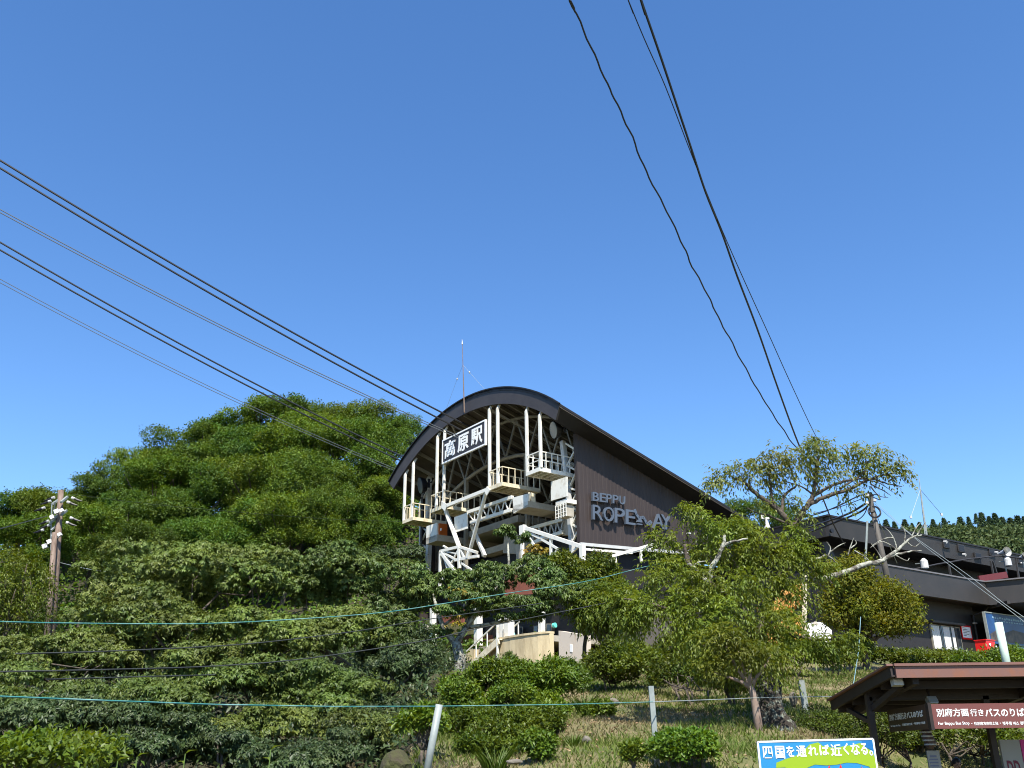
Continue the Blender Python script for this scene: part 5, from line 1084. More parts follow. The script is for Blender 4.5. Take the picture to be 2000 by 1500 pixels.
def cedar_mesh(k):
    out = []; mb = MB(); mb.tube([(0, 0, -2), (0, 0, 5), (0, 0, 10.5)], [.25, .2, .03], 6)
    for i in range(24):
        z = 1.5 + i * .39; r = (11.6 - z) * .27 * rng.uniform(.7, 1.25); m = 30; a = rng.uniform(0, 2 * pi, m); rr = r * rng.uniform(.3, 1, m)
        out.append((np.c_[rr * np.cos(a), rr * np.sin(a), z - rr * .35 + rng.normal(0, .15, m)], np.c_[np.cos(a), np.sin(a), np.full(m, .3)]))
    P = np.concatenate([o_[0] for o_ in out]); N = np.concatenate([o_[1] for o_ in out]); v, t = sprays(P, N, .9, .5, 3, .2, .1)
    ct = bpy.data.meshes.new('trunk'); ct.from_pydata(mb.v, [], mb.f); ct.materials.append(m_bark); cm = fast_mesh('crown', v, t); cm.materials.append(L_cedar); return ct, cm
ced = [cedar_mesh(k) for k in range(3)]
cx = [(1672, 1022, .8), (1690, 1024, .7), (1703, 1019, .8), (1716, 1022, .7), (1732, 1014, 1.1), (1748, 1017, 1.0), (1765, 1017, .9), (1778, 1018, .9), (1792, 1020, .9), (1822, 1017, .9), (1844, 1008, 1.3), (1871, 1010, 1.1), (1888, 1012, .9), (1907, 1003, .9), (1918, 1004, .9), (1931, 1004, 1.0), (1942, 1005, .8), (1958, 1009, .9), (1972, 1009, .9), (1986, 1007, .9), (1998, 1006, .9), (2012, 1005, .9)]
for i, (x, y, s) in enumerate(cx):
    Y = 400 + rng.uniform(-25, 25); c = at(x + rng.uniform(-3, 3), y + rng.uniform(-3, 5), Y); s = s * .62 * rng.uniform(.7, 1.25); lab = {10: 'largest dark cedar standing clear on the right ridge', 0: 'leftmost dark cedar of the ridge above the long roof', 4: 'tall dark cedar on the ridge right of the utility pole'}.get(i, ORD[i] + ' dark conifer from the left along the distant ridge' if i < 20 else ('next to last' if i == 20 else 'last') + ' dark conifer at the right end of the distant ridge')
    t = thing('cedar_tree', lab, 'tree', c - np.array([0, 0, 11 * s]), 'conifers along the distant ridge'); k_ = rng.uniform(1.15, 1.7); t.scale = (s * k_, s * k_, s); t.rotation_euler = (0, 0, rng.uniform(0, 6))
    for nm, me in zip(('trunk', 'crown'), ced[i % 3]): o = link(bpy.data.objects.new(nm, me)); o.parent = t

# ------------------------------------------------------------------ whorl-leaved trees filling the lower left
def palm_shrub(x, y, Y, rx, ry, nl, nr, label, m=L_palm, L=.17, tr=.09, dep=None, name='evergreen_shrub', rel=(.20, .36), cat='shrub'):
    c, r = px_ell(x, y, Y, rx, ry, dep); bl = domes(c, r * np.array([1, 1, 1.15]), max(6, int(nl * .36)), (.26, .56), 12, 1.25, -.5); bl = [(q, rr * rng.uniform(.6, 1.15) * np.array([.92, .92, 1.15])) for q, rr in bl]
    P, N = shell_points(bl, int(nr * 1.8), .82, 1.15, -.55); L = L * .74; v, t = rosettes(P, N, L, L * .40, 7, .36, .5)
    w = rng.random(len(P)) < .4; v2, t2 = sprays(P[w], N[w], L * .8, L * .30, 3, .10, .2, .2, True)
    return woody(name, label, cat, bl, join_vt([(v, t), (v2, t2)]), m, tr, 'whorl-leaved evergreens on the left bank', stems=2, limbs_max=9)
for args, kw in (
    ((770, 1092, 53, 55, 32, 14, 700, 'added dark scrub standing in for shade beneath the left end of the station'), dict(m=L_palmb, L=.22)),  # shrub added dark to fill a pocket that is only shade
    ((430, 1150, 37, 215, 85, 34, 3600, 'big umbrella-crowned evergreen in the middle of the left bank'), dict(L=.24)),
    ((245, 1180, 38, 115, 75, 22, 2000, 'evergreen shrub just right of the twin pole foot'), dict(L=.24)),
    ((690, 1165, 38, 140, 80, 24, 2300, 'evergreen shrub left of the station stairs below the railing'), dict(m=L_center, L=.23)),
    ((330, 1265, 31, 190, 72, 28, 2600, 'evergreen shrub between the upper green rope and dark wire'), dict(L=.21)),
    ((600, 1270, 31, 160, 68, 24, 2300, 'evergreen shrub under the upper rope left of the shaded gap'), dict(L=.20)),
    ((110, 1310, 29, 130, 58, 20, 1700, 'evergreen shrub below the twin pole near the left edge'), dict(L=.19)),
    ((585, 1360, 25, 185, 62, 26, 2400, 'broad evergreen shrub right of centre at the lower rope'), dict(L=.18)),
    ((400, 1345, 25.5, 120, 56, 18, 1500, 'evergreen shrub crossed by the lower green rope'), dict(L=.18)),
    ((270, 1395, 22.5, 130, 55, 20, 1700, 'evergreen shrub left of the shaded hollow at the lower rope'), dict(L=.17)),
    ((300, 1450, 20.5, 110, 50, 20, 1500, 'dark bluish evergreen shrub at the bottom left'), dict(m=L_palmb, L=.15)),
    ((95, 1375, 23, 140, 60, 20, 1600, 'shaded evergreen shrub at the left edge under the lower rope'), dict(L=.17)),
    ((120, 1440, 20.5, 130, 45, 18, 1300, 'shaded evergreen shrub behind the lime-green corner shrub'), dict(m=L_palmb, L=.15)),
    ((755, 1265, 33, 75, 70, 14, 1200, 'evergreen shrub beside the white wall left of the forked tree'), dict(m=L_center, L=.2)),
    ((470, 1420, 23, 110, 45, 14, 900, 'shaded evergreen shrub above the dark hollow at the bottom'), dict(L=.16)),
    ((640, 1430, 25, 130, 45, 14, 900, 'evergreen shrub hanging over the dark hollow left of the boulder'), dict(L=.17)),
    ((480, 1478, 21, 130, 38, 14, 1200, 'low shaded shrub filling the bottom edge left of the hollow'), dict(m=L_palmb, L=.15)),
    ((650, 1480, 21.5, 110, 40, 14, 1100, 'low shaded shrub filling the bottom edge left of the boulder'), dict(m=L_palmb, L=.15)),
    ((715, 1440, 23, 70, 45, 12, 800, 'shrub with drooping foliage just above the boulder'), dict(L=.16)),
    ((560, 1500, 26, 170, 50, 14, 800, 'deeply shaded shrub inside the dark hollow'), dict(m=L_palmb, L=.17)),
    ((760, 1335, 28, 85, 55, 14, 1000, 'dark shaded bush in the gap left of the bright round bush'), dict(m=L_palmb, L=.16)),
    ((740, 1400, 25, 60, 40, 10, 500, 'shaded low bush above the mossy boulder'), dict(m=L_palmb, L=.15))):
    palm_shrub(*args, **kw)
# fine-leaved tree at the left edge
c, r = px_ell(15, 1180, 34, 80, 105); bl = lumps(c, r, 30, (.2, .34), -.6); P, N = shell_points(bl, 2200, .75, 1.05)
woody('slender_tree', 'fine-leaved tree with dark leaning branches at the left edge', 'tree', bl, twig_sprays(P, N + rvec(len(P)) * .4, .5, 7, .12, .045), L_bush, .13, base=base_of(at(-30, 1300, 33)))
# lime-coloured shrub at the bottom left corner
c, r = px_ell(95, 1490, 11.5, 135, 38); bl = lumps(c, r, 18, (.25, .4), -.3); P, N = shell_points(bl, 1500, .8, 1.05, -.2)
woody('lime_shrub', 'bright lime-green shrub in the bottom left corner', 'shrub', bl, sprays(P, N, .09, .045, 4, .06, .1, .15, True), L_lime, .03, stems=3)
# tall shoots in the foreground
m_shoot = mat('green_stem', (.10, .16, .03), .6)
for i, (x, y, Y, h, lab) in enumerate(((230, 1486, 7.5, .35, 'leafy green shoot at the bottom edge, leftmost of three'), (268, 1478, 7.5, .42, 'leafy green shoot at the bottom edge with drooping leaves'), (362, 1472, 7.5, .45, 'leafy green shoot at the bottom edge beside the dark hollow'), (529, 1464, 7.0, .5, 'tallest pale green shoot at the bottom edge before the dark hollow'))):
    tip = at(x, y, Y); b = np.array([tip[0] + .03, tip[1], 0.0]); t = thing('weed_shoot', lab, 'plant', b, 'tall shoots along the roadside'); mb = MB(); st_ = limb(mb, b, tip, .008, .004, 5, .01); part('stem', mb, m_shoot, t)
    ps, ds = [], []
    for k in range(14):
        f = 1 - .045 * k; a = 2.4 * k; ps.append(b + (tip - b) * f); ds.append([cos(a), sin(a), .9 - .1 * k])
    ps = np.array(ps); ds = np.array(ds); v, t_ = leaf_cards6(ps, ds, unit(np.c_[-ds[:, :2], np.full(14, 1.0)]), .085 + .006 * np.arange(14), .032, curl=.5); leaf_object('leaves', v, t_, L_lime, t)

# ------------------------------------------------------------------ forked tree before the station, with neighbours
cb = at(893, 1312, 37); cb = base_of(cb); tt = thing('forked_tree', 'forked tree with lichen-spotted trunk before the station stairs', 'tree', cb)
mb = MB(); pt = lambda x, y, Y=37: at(x, y, Y)
mb.tube([cb - ZV * .4, pt(899, 1290), pt(893, 1265), pt(890, 1252)], [.26, .22, .19, .18], 9)
mb.tube([pt(891, 1256), pt(882, 1248), pt(872, 1235), pt(862, 1215), pt(852, 1185), pt(846, 1160)], [.15, .13, .11, .09, .07, .04], 8)
mb.tube([pt(891, 1256), pt(897, 1247), pt(905, 1235), pt(915, 1220), pt(935, 1190), pt(960, 1160), pt(985, 1130), pt(994, 1100), pt(992, 1060)], [.15, .13, .12, .11, .09, .08, .06, .05, .03], 8)
mb.tube([pt(915, 1225), pt(950, 1220), pt(990, 1212), pt(1030, 1200), pt(1090, 1180)], [.08, .07, .06, .05, .03], 7)
mb.tube([pt(866, 1222), pt(895, 1200), pt(920, 1170)], [.06, .05, .02], 6); mb.tube([pt(985, 1130), pt(1010, 1110), pt(1040, 1095)], [.05, .04, .02], 6)
part('trunk', mb, m_lichen, tt, smooth=True)
bl = [px_ell(*q) for q in ((845, 1150, 37, 55, 38), (900, 1125, 37.5, 45, 26), (905, 1165, 36.5, 50, 30), (965, 1135, 37, 55, 42), (1030, 1110, 37, 50, 30), (985, 1038, 37, 22, 14), (1015, 1052, 37.3, 22, 13), (1060, 1150, 36.5, 60, 45), (960, 1180, 36.5, 55, 22), (1030, 1180, 36, 50, 26), (870, 1195, 36.5, 40, 18), (1100, 1180, 36.5, 50, 34), (1140, 1155, 36.8, 45, 40), (935, 1196, 37, 46, 14), (1015, 1204, 36.4, 46, 15), (858, 1232, 37, 26, 14))]
b2 = []
for c, r in bl: b2 += lumps(c, r, 8, (.28, .5), -.7)
P, N = shell_points(b2, 5600, .8, 1.08, -.4); v, t_ = rosettes(P, N, .17, .055, 6, .55); leaf_object('crown', v, t_, L_center, tt)
b3 = [px_ell(*q) for q in ((905, 1160, 36.2, 32, 20), (892, 1212, 36.2, 24, 16), (1050, 1076, 36.8, 30, 14))]; P, N = shell_points(b3, 100, .3, 1.2); v, t_ = rosettes(P, N, .16, .055, 6, .55)
leaf_object('turning_leaves', v, t_, leafmat('turning_leaves', [(.20, .17, .02), (.26, .16, .02), (.14, .15, .02)], .3), tt)
c, r = px_ell(1150, 1128, 38, 58, 42); bl = lumps(c, r, 22, (.22, .38), -.6) + lumps(px_ell(1095, 1100, 38, 34, 20)[0], px_ell(1095, 1100, 38, 34, 20)[1], 8, (.35, .55)); P, N = shell_points(bl, 2600, .8, 1.06)
woody('dark_leaved_tree', 'dark-leaved small tree below the left end of the lettered wall', 'tree', bl, sprays(P, N, .15, .07, 5, .12, .2, .2), L_hedge, .10)
c, r = px_ell(1182, 1185, 36, 58, 44); bl = lumps(c, r, 14, (.3, .5), -.6); P, N = shell_points(bl, 1000, .8, 1.06); woody('drooping_tree', 'tree with long drooping leaves before the pinkish wall', 'tree', bl, twig_sprays(P, N + rvec(len(P)) * .4 + np.array([.3, 0, 0]), .6, 9, .22, .06), L_cherry, .09)
# upright shrub with dark stems left of the cream wall
c, r = px_ell(828, 1270, 33, 30, 42); bl = lumps(c, r, 8, (.35, .5)); P, N = shell_points(bl, 500, .7, 1.05); woody('narrow_shrub', 'narrow dark shrub standing against the cream wall', 'shrub', bl, sprays(P, N, .13, .06, 4, .1, .2), L_palmb, .05, stems=2)

# ------------------------------------------------------------------ bushes on the bank
def bush(name, label, blobs, n, m, L=.09, W=.05, k=4, sp=.07, stems=3, zmin=-.35, nl=9, rel=(.30, .5), group=None, six=True, up=0, cat='bush'):
    bl = []
    for q in blobs: c, r = px_ell(*q); bl += lumps(c, r, nl, rel, zmin)
    P, N = shell_points(bl, n, .88, 1.06, -.4); v, t = sprays(P, N, L, W, k, sp * .7, -.05, .12, six); return woody(name, label, cat, bl, (v, t), m, .035, group, stems=stems, limbs_max=20)
bush('round_bush', 'large bright green bush mound below the cream terrace', [(955, 1345, 22.6, 92, 52), (1055, 1335, 23, 92, 54), (1108, 1328, 24, 50, 34), (905, 1368, 22.2, 45, 48), (1000, 1385, 21.8, 125, 48)], 9000, L_azalea, .10, .045, 5, .07, nl=26, rel=(.16, .28))
bush('round_bush', 'bright green bush below the mound crossed by the lower green rope', [(925, 1425, 19.4, 68, 38), (1000, 1432, 19.0, 92, 44), (1055, 1418, 19.6, 55, 36), (955, 1470, 17.6, 72, 32)], 6000, L_bush, .085, .038, 5, .07, nl=22, rel=(.17, .3))
bush('round_bush', 'small lime bush in front of the bright bushes at the bottom', [(1050, 1472, 16.2, 32, 32)], 900, L_azalea, .075, .04, 4, .05)
bush('round_bush', 'bright low shrub left of the tilted post', [(825, 1412, 17, 42, 22)], 700, L_azalea, .11, .05, 4, .07)
bush('round_bush', 'small yellowish bush under the rope on the grass slope', [(1172, 1393, 21, 26, 20)], 500, L_lime, .085, .04, 4, .05)
bush('round_bush', 'small dark bush near the bottom left of the angle-iron post', [(1236, 1475, 14.6, 20, 20)], 450, L_bush, .07, .035, 4, .05)
bush('round_bush', 'round glossy bush near the bottom right of the angle-iron post', [(1340, 1462, 14.6, 54, 34)], 1500, L_azalea, .08, .042, 5, .06, nl=14)
bush('round_bush', 'large rounded yellow-green bush right of the bright mound', [(1228, 1305, 27, 74, 58), (1170, 1310, 28, 35, 40)], 2800, L_bush, .11, .05, 5, .09, nl=24, rel=(.18, .30))
bush('round_bush', 'round clipped bush below the grey ground-floor wall', [(1325, 1285, 30, 52, 45), (1385, 1290, 29, 60, 42)], 2200, L_bush, .11, .05, 5, .09, nl=14)
bush('round_bush', 'small olive bush behind the slender forked trunk', [(1430, 1342, 22.5, 40, 20)], 700, L_round, .07, .035, 4, .06)
bush('round_bush', 'bush in front of the orange stall', [(1555, 1280, 34, 62, 24), (1480, 1284, 33, 50, 22)], 1700, L_bush, .14, .06, 5, .1, nl=12)
bush('round_bush', 'bush in front of the white tent', [(1625, 1284, 34, 50, 22)], 1000, L_bush, .14, .06, 5, .1, nl=12)
bush('clipped_hedge', 'clipped olive bush right of the mossy trunk', [(1600, 1425, 19.5, 60, 36)], 2400, L_hedge, .045, .024, 6, .05, nl=14)
bush('clipped_hedge', 'clipped hedge behind the left shelter post', [(1690, 1415, 20.8, 50, 42), (1745, 1440, 20.5, 50, 42)], 2800, L_hedge, .06, .035, 5, .06, nl=14)
bush('small_tree_bush', 'leafy bush with dark twisted stems seen under the bus stop sign', [(1880, 1440, 21.5, 70, 28), (1945, 1445, 21, 40, 28)], 1600, L_bush, .08, .05, 4, .07, nl=12, stems=4)
bush('clipped_hedge', 'leafy hedge between the shelter posts under the dark side sign', [(1790, 1440, 22, 40, 34)], 1000, L_hedge, .07, .04, 5, .06, nl=10)
bush('round_bush', 'small twiggy globe bush against the cream terrace wall', [(993, 1292, 41, 15, 13)], 420, L_center, .10, .05, 4, .07, nl=7)
bush('low_hedge', 'low mixed hedge on the bank top before the charcoal wall', [(1735, 1285, 41, 45, 14), (1790, 1288, 40, 40, 13), (1850, 1290, 38, 50, 15)], 1900, L_bush, .15, .07, 5, .1, nl=12)
bush('low_hedge', 'low bright hedge above the shelter roof at the right edge', [(1910, 1298, 36, 55, 14), (1975, 1292, 36, 50, 18)], 1900, L_azalea, .14, .06, 5, .1, nl=12)
bush('round_bush', 'shaded bush under the yellow-green tree', [(1660, 1275, 37, 40, 22)], 800, L_hedge, .13, .06, 4, .1)
# yellow-green round tree
bl = []
for q in ((1690, 1150, 37, 75, 55), (1648, 1180, 37, 46, 40), (1745, 1180, 37, 50, 45), (1690, 1210, 36.5, 75, 40), (1765, 1215, 37, 30, 35), (1640, 1115, 37.5, 40, 30)): c, r = px_ell(*q); bl += lumps(c, r, 11, (.28, .42), -.6)
P, N = shell_points(bl, 3600, .8, 1.06); woody('round_tree', 'rounded yellow-green tree with dark trunk before the charcoal building', 'tree', bl, sprays(P, N, .14, .07, 5, .12, .15, .2), L_round, .16, base=base_of(at(1688, 1305, 37)))

# ------------------------------------------------------------------ old cherry tree
YC = 21.0
cp = lambda x, y, Y=YC: at(x, y, Y)
cbase = base_of(at(1512, 1468, 18.6)); ctree = thing('cherry_tree', 'old cherry tree with thick mossy trunk and lichen-white limbs', 'tree', cbase)
mb = MB()   # gnarled trunk: lumpy rings
ring = [(1518, 1500, 18.6, 36), (1518, 1462, 18.6, 35), (1519, 1438, 18.7, 34), (1512, 1412, 18.8, 30), (1506, 1390, 18.9, 27), (1501, 1365, 19.1, 25), (1497, 1342, 19.3, 23), (1488, 1310, 19.6, 22), (1484, 1270, 20, 19)]
m_ = 22; pr = np.random.default_rng(3)
for i, (x, y, Y, w) in enumerate(ring):
    c = at(x, y, Y); r = w / F * Y
    for k in range(m_):
        a = 2 * pi * k / m_; rr = r * (1 + .20 * sin(3 * a + i * 1.3) + .12 * sin(7 * a + 2.1 * i) + pr.normal(0, .07)); mb.v.append(tuple(c + np.array([rr * cos(a), rr * .8 * sin(a), pr.normal(0, .02)])))
for i in range(len(ring) - 1):
    for k in range(m_): mb.f.append((i * m_ + k, i * m_ + (k + 1) % m_, (i + 1) * m_ + (k + 1) % m_, (i + 1) * m_ + k))
part('trunk', mb, m_moss, ctree, smooth=True)
def branch(pts, r, m=m_bark, name='branch', Y=YC):
    mb = MB(); P = [cp(p[0], p[1], p[2] if len(p) > 2 else Y) for p in pts]; out = []
    for i in range(len(P) - 1):
        p0, p1, p2, p3 = P[max(i - 1, 0)], P[i], P[i + 1], P[min(i + 2, len(P) - 1)]
        for k in range(4):
            t = k / 4; out.append(.5 * ((2 * p1) + (-p0 + p2) * t + (2 * p0 - 5 * p1 + 4 * p2 - p3) * t * t + (-p0 + 3 * p1 - 3 * p2 + p3) * t ** 3) + rng.normal(0, r[0] * .10, 3))
    out.append(P[-1]); mb.tube(out, list(np.linspace(r[0] * .82, r[1] * .8, len(out)) * (1 + rng.normal(0, .035, len(out)))), 8); return part(name, mb, m, ctree, smooth=True)
branch([(1486, 1290, 19.9), (1488, 1230, 20.3), (1494, 1182), (1527, 1131), (1543, 1063), (1548, 1032)], (.17, .12), m_bark)
branch([(1548, 1034), (1527, 1002), (1505, 985), (1482, 969), (1462, 950), (1449, 939), (1430, 933)], (.09, .03))
branch([(1548, 1034), (1562, 1010), (1575, 989), (1588, 967), (1593, 935), (1594, 905), (1598, 890)], (.10, .03))
branch([(1580, 985), (1610, 971), (1656, 956), (1690, 940), (1720, 929), (1745, 925)], (.065, .02))
branch([(1585, 972), (1615, 953), (1650, 940), (1700, 935), (1735, 945), (1762, 950)], (.05, .012))
branch([(1527, 1002), (1530, 972), (1540, 960), (1555, 948), (1548, 930), (1540, 900)], (.05, .012))
branch([(1510, 985), (1506, 960), (1503, 929), (1500, 900)], (.045, .012)); branch([(1484, 969), (1468, 955), (1462, 928)], (.03, .01)); branch([(1588, 967), (1565, 950), (1530, 940)], (.035, .01))
branch([(1640, 955), (1690, 920), (1690, 895), (1680, 880)], (.03, .01)); branch([(1548, 1030), (1510, 1010), (1480, 1002), (1458, 992)], (.04, .015))
branch([(1515, 1150), (1560, 1135), (1605, 1130), (1650, 1118), (1690, 1103), (1722, 1095)], (.085, .065), m_lichen)
branch([(1722, 1096), (1737, 1085), (1752, 1075), (1766, 1062), (1780, 1050), (1800, 1045)], (.055, .02), m_lichen)
branch([(1725, 1095), (1745, 1085), (1765, 1080), (1785, 1076), (1800, 1076)], (.042, .012), m_lichen)
branch([(1590, 1092), (1602, 1090), (1615, 1085), (1635, 1100)], (.04, .015), m_lichen)
for pts in ([(1752, 1075), (1747, 1055), (1738, 1040), (1728, 1030)], [(1752, 1075), (1740, 1065), (1722, 1058), (1706, 1066)], [(1766, 1062), (1768, 1040), (1760, 1025)], [(1780, 1050), (1790, 1030), (1800, 1020)], [(1790, 1048), (1800, 1030), (1808, 1020)], [(1745, 1050), (1728, 1052), (1712, 1060), (1700, 1070)], [(1770, 1058), (1785, 1068), (1798, 1060)], [(1722, 1092), (1712, 1075), (1702, 1062)],
            [(1618, 1085), (1622, 1070), (1614, 1058)], [(1622, 1078), (1640, 1065), (1652, 1060)], [(1656, 1085), (1662, 1065), (1668, 1050)], [(1660, 1072), (1672, 1062), (1670, 1055)], [(1668, 1075), (1690, 1088), (1700, 1098)], [(1745, 1082), (1770, 1095), (1776, 1090)], [(1700, 945), (1728, 960), (1740, 968)], [(1735, 940), (1755, 930), (1770, 945)], [(1700, 950), (1716, 968), (1735, 972)], [(1690, 935), (1720, 945), (1745, 962)]):
    branch(pts, (.022, .006), m_lichen if pts[0][1] > 1000 else m_bark, 'twig')
branch([(1470, 1215, 19.6), (1430, 1170, 19.6), (1385, 1139, 19.6)], (.11, .09), m_bark)
branch([(1384, 1141, 19.6), (1390, 1110, 19.6), (1400, 1092, 19.6), (1408, 1076, 19.6), (1414, 1060, 19.6), (1415, 1046, 19.6)], (.07, .04), m_lichen)
branch([(1411, 1068, 19.6), (1424, 1060, 19.6), (1440, 1056, 19.6), (1460, 1052, 19.6)], (.045, .02), m_lichen); branch([(1382, 1140, 19.6), (1368, 1122, 19.6), (1350, 1106, 19.6), (1342, 1100, 19.6)], (.06, .05), m_lichen)
branch([(1343, 1100, 19.6), (1340, 1085, 19.6), (1337, 1063, 19.6)], (.055, .035), m_bark); branch([(1345, 1104, 19.6), (1345, 1090, 19.6), (1343, 1080, 19.6)], (.04, .03), m_bark); branch([(1352, 1106, 19.6), (1365, 1098, 19.6), (1378, 1096, 19.6)], (.022, .01), m_lichen)
branch([(1478, 1245, 19.8), (1420, 1230, 19.4), (1340, 1200, 19.2), (1270, 1180, 19.0), (1215, 1170, 19)], (.09, .02)); branch([(1490, 1230, 20), (1540, 1240, 19.6), (1600, 1250, 19.4), (1640, 1248, 19.2)], (.07, .02)); branch([(1480, 1260, 19.8), (1440, 1280, 19.2), (1390, 1270, 18.8), (1340, 1240, 18.8)], (.07, .02)); branch([(1495, 1200), (1450, 1120), (1400, 1060), (1360, 1005), (1345, 990)], (.07, .015))
def hang_leaves(blobs, n, L, W, k=5):
    bl = []
    for q in blobs:
        c, r = px_ell(*q); bl += lumps(c, r, 6, (.28, .52), -.8)
    P, N = shell_points(bl, n // 2, .2, 1.0); D = N * .6 + rvec(len(P)) * .45 + np.array([0, 0, .1])
    ax = np.zeros_like(P); ax[:, 0] = P[:, 0] - cbase[0]; D = D + .35 * np.sign(ax) * np.minimum(np.abs(ax), 1)
    return twig_sprays(P, D, .42, k * 2, L, W)
top = [(1408, 930, YC, 30, 16), (1440, 925, YC, 30, 18), (1475, 910, YC, 32, 16), (1500, 895, YC, 36, 18), (1490, 925, YC, 30, 14), (1535, 905, YC, 30, 22), (1560, 890, YC, 40, 22), (1600, 880, YC, 38, 14), (1620, 895, YC, 22, 20), (1620, 925, YC, 26, 16), (1575, 925, YC, 26, 18), (1545, 985, YC, 16, 8), (1660, 885, YC, 24, 14), (1690, 895, YC, 26, 14), (1720, 892, YC, 20, 18), (1710, 918, YC, 40, 12), (1750, 918, YC, 16, 12), (1670, 925, YC, 24, 10), (1655, 960, YC, 20, 8), (1500, 945, YC, 26, 12), (1480, 990, YC, 16, 6), (1400, 945, YC, 14, 12), (1565, 1000, YC, 20, 10), (1582, 862, YC, 12, 5)]
leaf_object('crown_top', *hang_leaves(top, 1700, .110, .040, 4), L_cherryt, ctree)
low_ = [(1350, 1000, 19.8, 16, 10), (1368, 1020, 19.8, 22, 14), (1392, 1035, 19.8, 30, 18), (1430, 1030, 20, 36, 22), (1470, 1040, 20.3, 45, 28), (1500, 1075, 20.5, 55, 40), (1440, 1080, 20.2, 45, 36), (1545, 1040, 21, 36, 20), (1565, 1075, 20.8, 30, 22), (1360, 1080, 20, 40, 30), (1310, 1100, 19.8, 40, 26), (1285, 1135, 19.5, 40, 22), (1350, 1140, 19.3, 60, 36), (1430, 1150, 19.4, 60, 40), (1510, 1150, 20.4, 45, 40), (1290, 1180, 19, 70, 30), (1370, 1190, 18.9, 70, 36), (1440, 1215, 18.9, 60, 36), (1238, 1185, 19, 44, 20), (1330, 1225, 18.8, 60, 26), (1410, 1255, 18.8, 60, 28), (1500, 1230, 19.2, 55, 34), (1590, 1268, 19.2, 45, 16), (1640, 1250, 19, 35, 12), (1530, 1278, 19, 45, 20), (1510, 1195, 19.6, 22, 24), (1460, 1290, 18.7, 55, 26), (1390, 1290, 18.8, 40, 20), (1225, 1195, 19, 30, 14), (1250, 1210, 19, 40, 16), (1305, 1060, 19.9, 10, 20), (1283, 1050, 19.9, 5, 14), (1600, 1110, 20.6, 30, 20)]
leaf_object('crown', *hang_leaves(low_, 6400, .105, .034, 5), L_cherry, ctree)
leaf_object('crown_fringe', *hang_leaves([(1525, 1160, 20.6, 26, 26), (1550, 1140, 20.6, 20, 14), (1545, 1215, 19.6, 26, 22), (1500, 1245, 19.4, 30, 16)], 300, .098, .031, 4), L_cherry, ctree)
# slender multi-stem tree leaning on the cherry trunk
sbase = base_of(at(1483, 1410, 17.9)); stt = thing('slender_forked_tree', 'slender smooth-barked tree forking low beside the mossy trunk', 'tree', sbase); mb = MB(); q = lambda x, y: at(x, y, 17.9)
mb.tube([sbase - ZV * .3, q(1478, 1395), q(1472, 1360), q(1466, 1340)], [.085, .075, .065, .06], 8)
for pts in ([(1466, 1342), (1450, 1320), (1436, 1300), (1425, 1275), (1412, 1255)], [(1466, 1342), (1458, 1318), (1448, 1295), (1440, 1265)], [(1468, 1342), (1475, 1325), (1492, 1305), (1505, 1280)], [(1464, 1342), (1445, 1330), (1420, 1322), (1395, 1312)], [(1467, 1340), (1464, 1315), (1462, 1290)]): mb.tube([q(*p) for p in pts], list(np.linspace(.05, .015, len(pts))), 6)
part('trunk', mb, mat('smooth_bark', (.19, .13, .10), .8, (.26, .20, .16), 6), stt, smooth=True)
leaf_object('crown', *hang_leaves([(1410, 1250, 17.9, 40, 22), (1440, 1260, 17.9, 36, 24), (1500, 1285, 17.9, 30, 22), (1395, 1305, 17.9, 30, 16), (1460, 1285, 17.8, 40, 18)], 800, .095, .032, 5), L_cherry, stt)
# young shrubs with several thin dark stems under the big bush
bl = [px_ell(*p) for p in ((1320, 1310, 25, 36, 18), (1370, 1318, 25, 40, 18), (1290, 1325, 25, 26, 14))]; b2 = []
for c, r in bl: b2 += lumps(c, r, 6, (.35, .55))
P, N = shell_points(b2, 900, .75, 1.05); woody('stemmed_shrub', 'shrub with several thin dark stems above dry grass', 'shrub', b2, sprays(P, N, .10, .05, 4, .08, .1), L_hedge, .035, stems=5, base=base_of(at(1352, 1372, 24)))

# ------------------------------------------------------------------ rocks
def rock(x, y, Y, rx, ry, m, label, seed, sink=.3):
    c, r = px_ell(x, y, Y, rx, ry); pr = np.random.default_rng(seed); nu, nv = 26, 17; mb = MB()
    pl = unit(pr.normal(size=(16, 3))); ph_ = pr.uniform(.72, 1.0, 16)
    for j in range(nv):
        for i in range(nu):
            th = pi * j / (nv - 1); ph = 2 * pi * i / nu; n = 1 + .12 * sin(2 * ph + seed) * sin(th) + .10 * sin(4 * th + seed * 2) * sin(ph + seed) * sin(th) + .05 * sin(5 * ph + 3 * th + seed) * sin(th) + pr.normal(0, .012)
            d_ = np.array([sin(th) * cos(ph), sin(th) * sin(ph), cos(th)]); dt = pl @ d_; cut = np.where(dt > .05, ph_ / np.maximum(dt, .05), 9).min(); mb.v.append(tuple(c + r * min(n, cut) * d_))
    for j in range(nv - 1):
        for i in range(nu): mb.f.append((j * nu + i, (j + 1) * nu + i, (j + 1) * nu + (i + 1) % nu, j * nu + (i + 1) % nu))
    return single('rock', mb, m, label, 'rock', smooth=False)
rock(776, 1502, 16.5, 30, 40, m_mossrock, 'big mossy boulder at the bottom left of the tilted post', 2); rock(850, 1338, 27, 14, 20, m_mossrock, 'dark boulder under the forked tree', 5); rock(1812, 1284, 41.5, 22, 14, m_rock, 'pale mottled rock in the hedge below the curtained window', 3)
rock(1195, 1372, 21.5, 13, 8, m_rock, 'small grey rock behind the yellowish bush', 7); rock(1146, 1446, 17, 9, 8, m_rock, 'small grey stump-like stone on the open grass slope', 8); rock(1005, 1488, 14, 14, 5, m_rock, 'pale flat stone at the bottom edge of the slope', 9); rock(1550, 1366, 20.8, 8, 13, m_rock, 'rough stone beside the short grey fence post', 11)

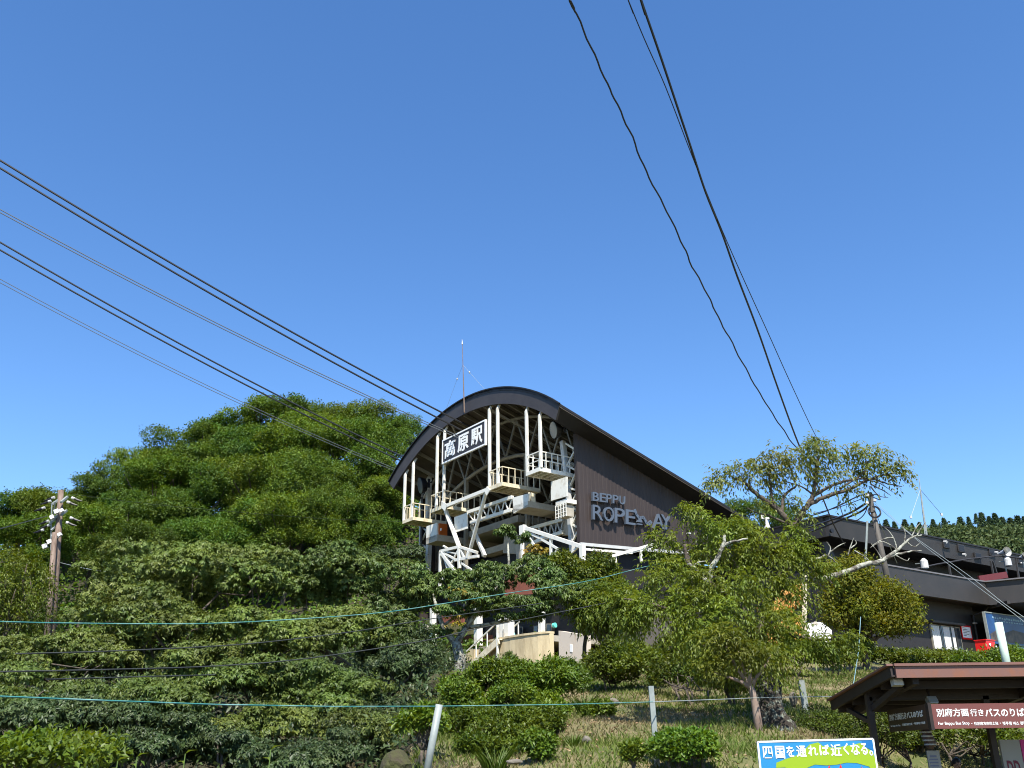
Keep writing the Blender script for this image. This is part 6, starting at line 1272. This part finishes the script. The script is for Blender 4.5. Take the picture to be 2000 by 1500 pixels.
# ------------------------------------------------------------------ grass and litter on the bank
n = 150000; gx = rng.uniform(-4, 17, n); gy = 11.5 + 25 * rng.random(n) ** 1.5; keep = (np.abs(gx / gy) < .62) & ~((gx > 5.4) & (gy < 20.3)); gx, gy = gx[keep], gy[keep]
pt_ = np.sin(gx * 1.1 + 2 * np.sin(gy * .5)) + np.cos(gy * .9 + gx * .4) + rng.normal(0, .6, len(gx)); dry = pt_ > .25; bare = (np.sin(gx * 1.9 + 1.5 * np.cos(gy * 1.2)) * np.cos(gy * 1.5 + gx) + rng.normal(0, .35, len(gx))) > .72
gx, gy, pt_, dry = gx[~bare], gy[~bare], pt_[~bare], dry[~bare]
gz = ground(gx, gy); m = len(gx); az = rng.uniform(0, 2 * pi, m); hgt = rng.uniform(.04, .115, m) * np.where(dry, .75, 1.25); w = .008 + .0004 * gy
base = np.c_[gx, gy, gz]; sd_ = np.c_[np.cos(az), np.sin(az), np.zeros(m)]; lean = np.c_[np.cos(az * 3), np.sin(az * 3), np.zeros(m)] * (hgt * rng.uniform(.2, 1.2, m))[:, None]
v = np.stack([base - sd_ * w[:, None], base + sd_ * w[:, None], base + lean + np.c_[np.zeros((m, 2)), hgt]], 1)
for nm, sel, mt, lab in (('grass', ~dry, leafmat('green_grass', [(.075, .115, .016), (.11, .14, .03), (.06, .095, .014), (.18, .17, .06)], .3, .6, .2), 'short green grass on the bank'), ('dry_grass', dry, leafmat('dry_grass_blades', [(.25, .20, .10), (.15, .145, .05), (.31, .26, .145), (.095, .115, .028)], .3, .7, .15), 'dry straw-coloured grass on the bank')):
    vv = v[sel].reshape(-1, 3); tt_ = np.arange(len(vv)).reshape(-1, 3); me = fast_mesh(nm, vv, tt_); me.materials.append(mt); o = link(bpy.data.objects.new(nm, me)); o['kind'] = 'stuff'; o['label'] = lab
# taller tufts
for i, (x, y, Y, lab) in enumerate(((968, 1478, 15.5, 'tall green grass tuft at the foot of the bright bushes'), (1143, 1375, 22, 'grass tuft right of the bright mound'), (1120, 1460, 17, 'small grass tuft on the open slope'))):
    b = base_of(at(x, y, Y)); k = 90; az = rng.uniform(0, 2 * pi, k); rr = rng.uniform(0, .16, k); p = b + np.c_[rr * np.cos(az), rr * np.sin(az), np.zeros(k)]; h = rng.uniform(.25, .6, k) * (1 if i < 2 else .5)
    t = thing('grass_tuft', lab, 'grass tuft', b); leaf_object('blades', *leaf_cards6(p, np.c_[np.cos(az) * .35, np.sin(az) * .35, np.ones(k)], np.c_[-np.cos(az), -np.sin(az), np.full(k, .4)], h, .018, curl=.25), L_azalea, t)
n = 7000; gx = rng.uniform(-1, 16, n); gy = 12 + 22 * rng.random(n); keep = ~((gx > 5.4) & (gy < 20.5)); gx, gy = gx[keep], gy[keep]; pt_ = np.sin(gx * .8 + 1.3) * np.cos(gy * .7) + rng.normal(0, .3, len(gx)); k = pt_ > .25; gx, gy = gx[k], gy[k]
v, t_ = leaf_cards(np.c_[gx, gy, ground(gx, gy) + .03], np.c_[rng.normal(size=(len(gx), 2)), rng.normal(0, .2, len(gx))], np.tile([0, 0, 1.0], (len(gx), 1)) + .3 * rng.normal(size=(len(gx), 3)), .09, .05)
me = fast_mesh('leaf_litter', v, t_); me.materials.append(L_dry); o = link(bpy.data.objects.new('leaf_litter', me)); o['kind'] = 'stuff'; o['label'] = 'dry fallen leaves scattered on the bank'
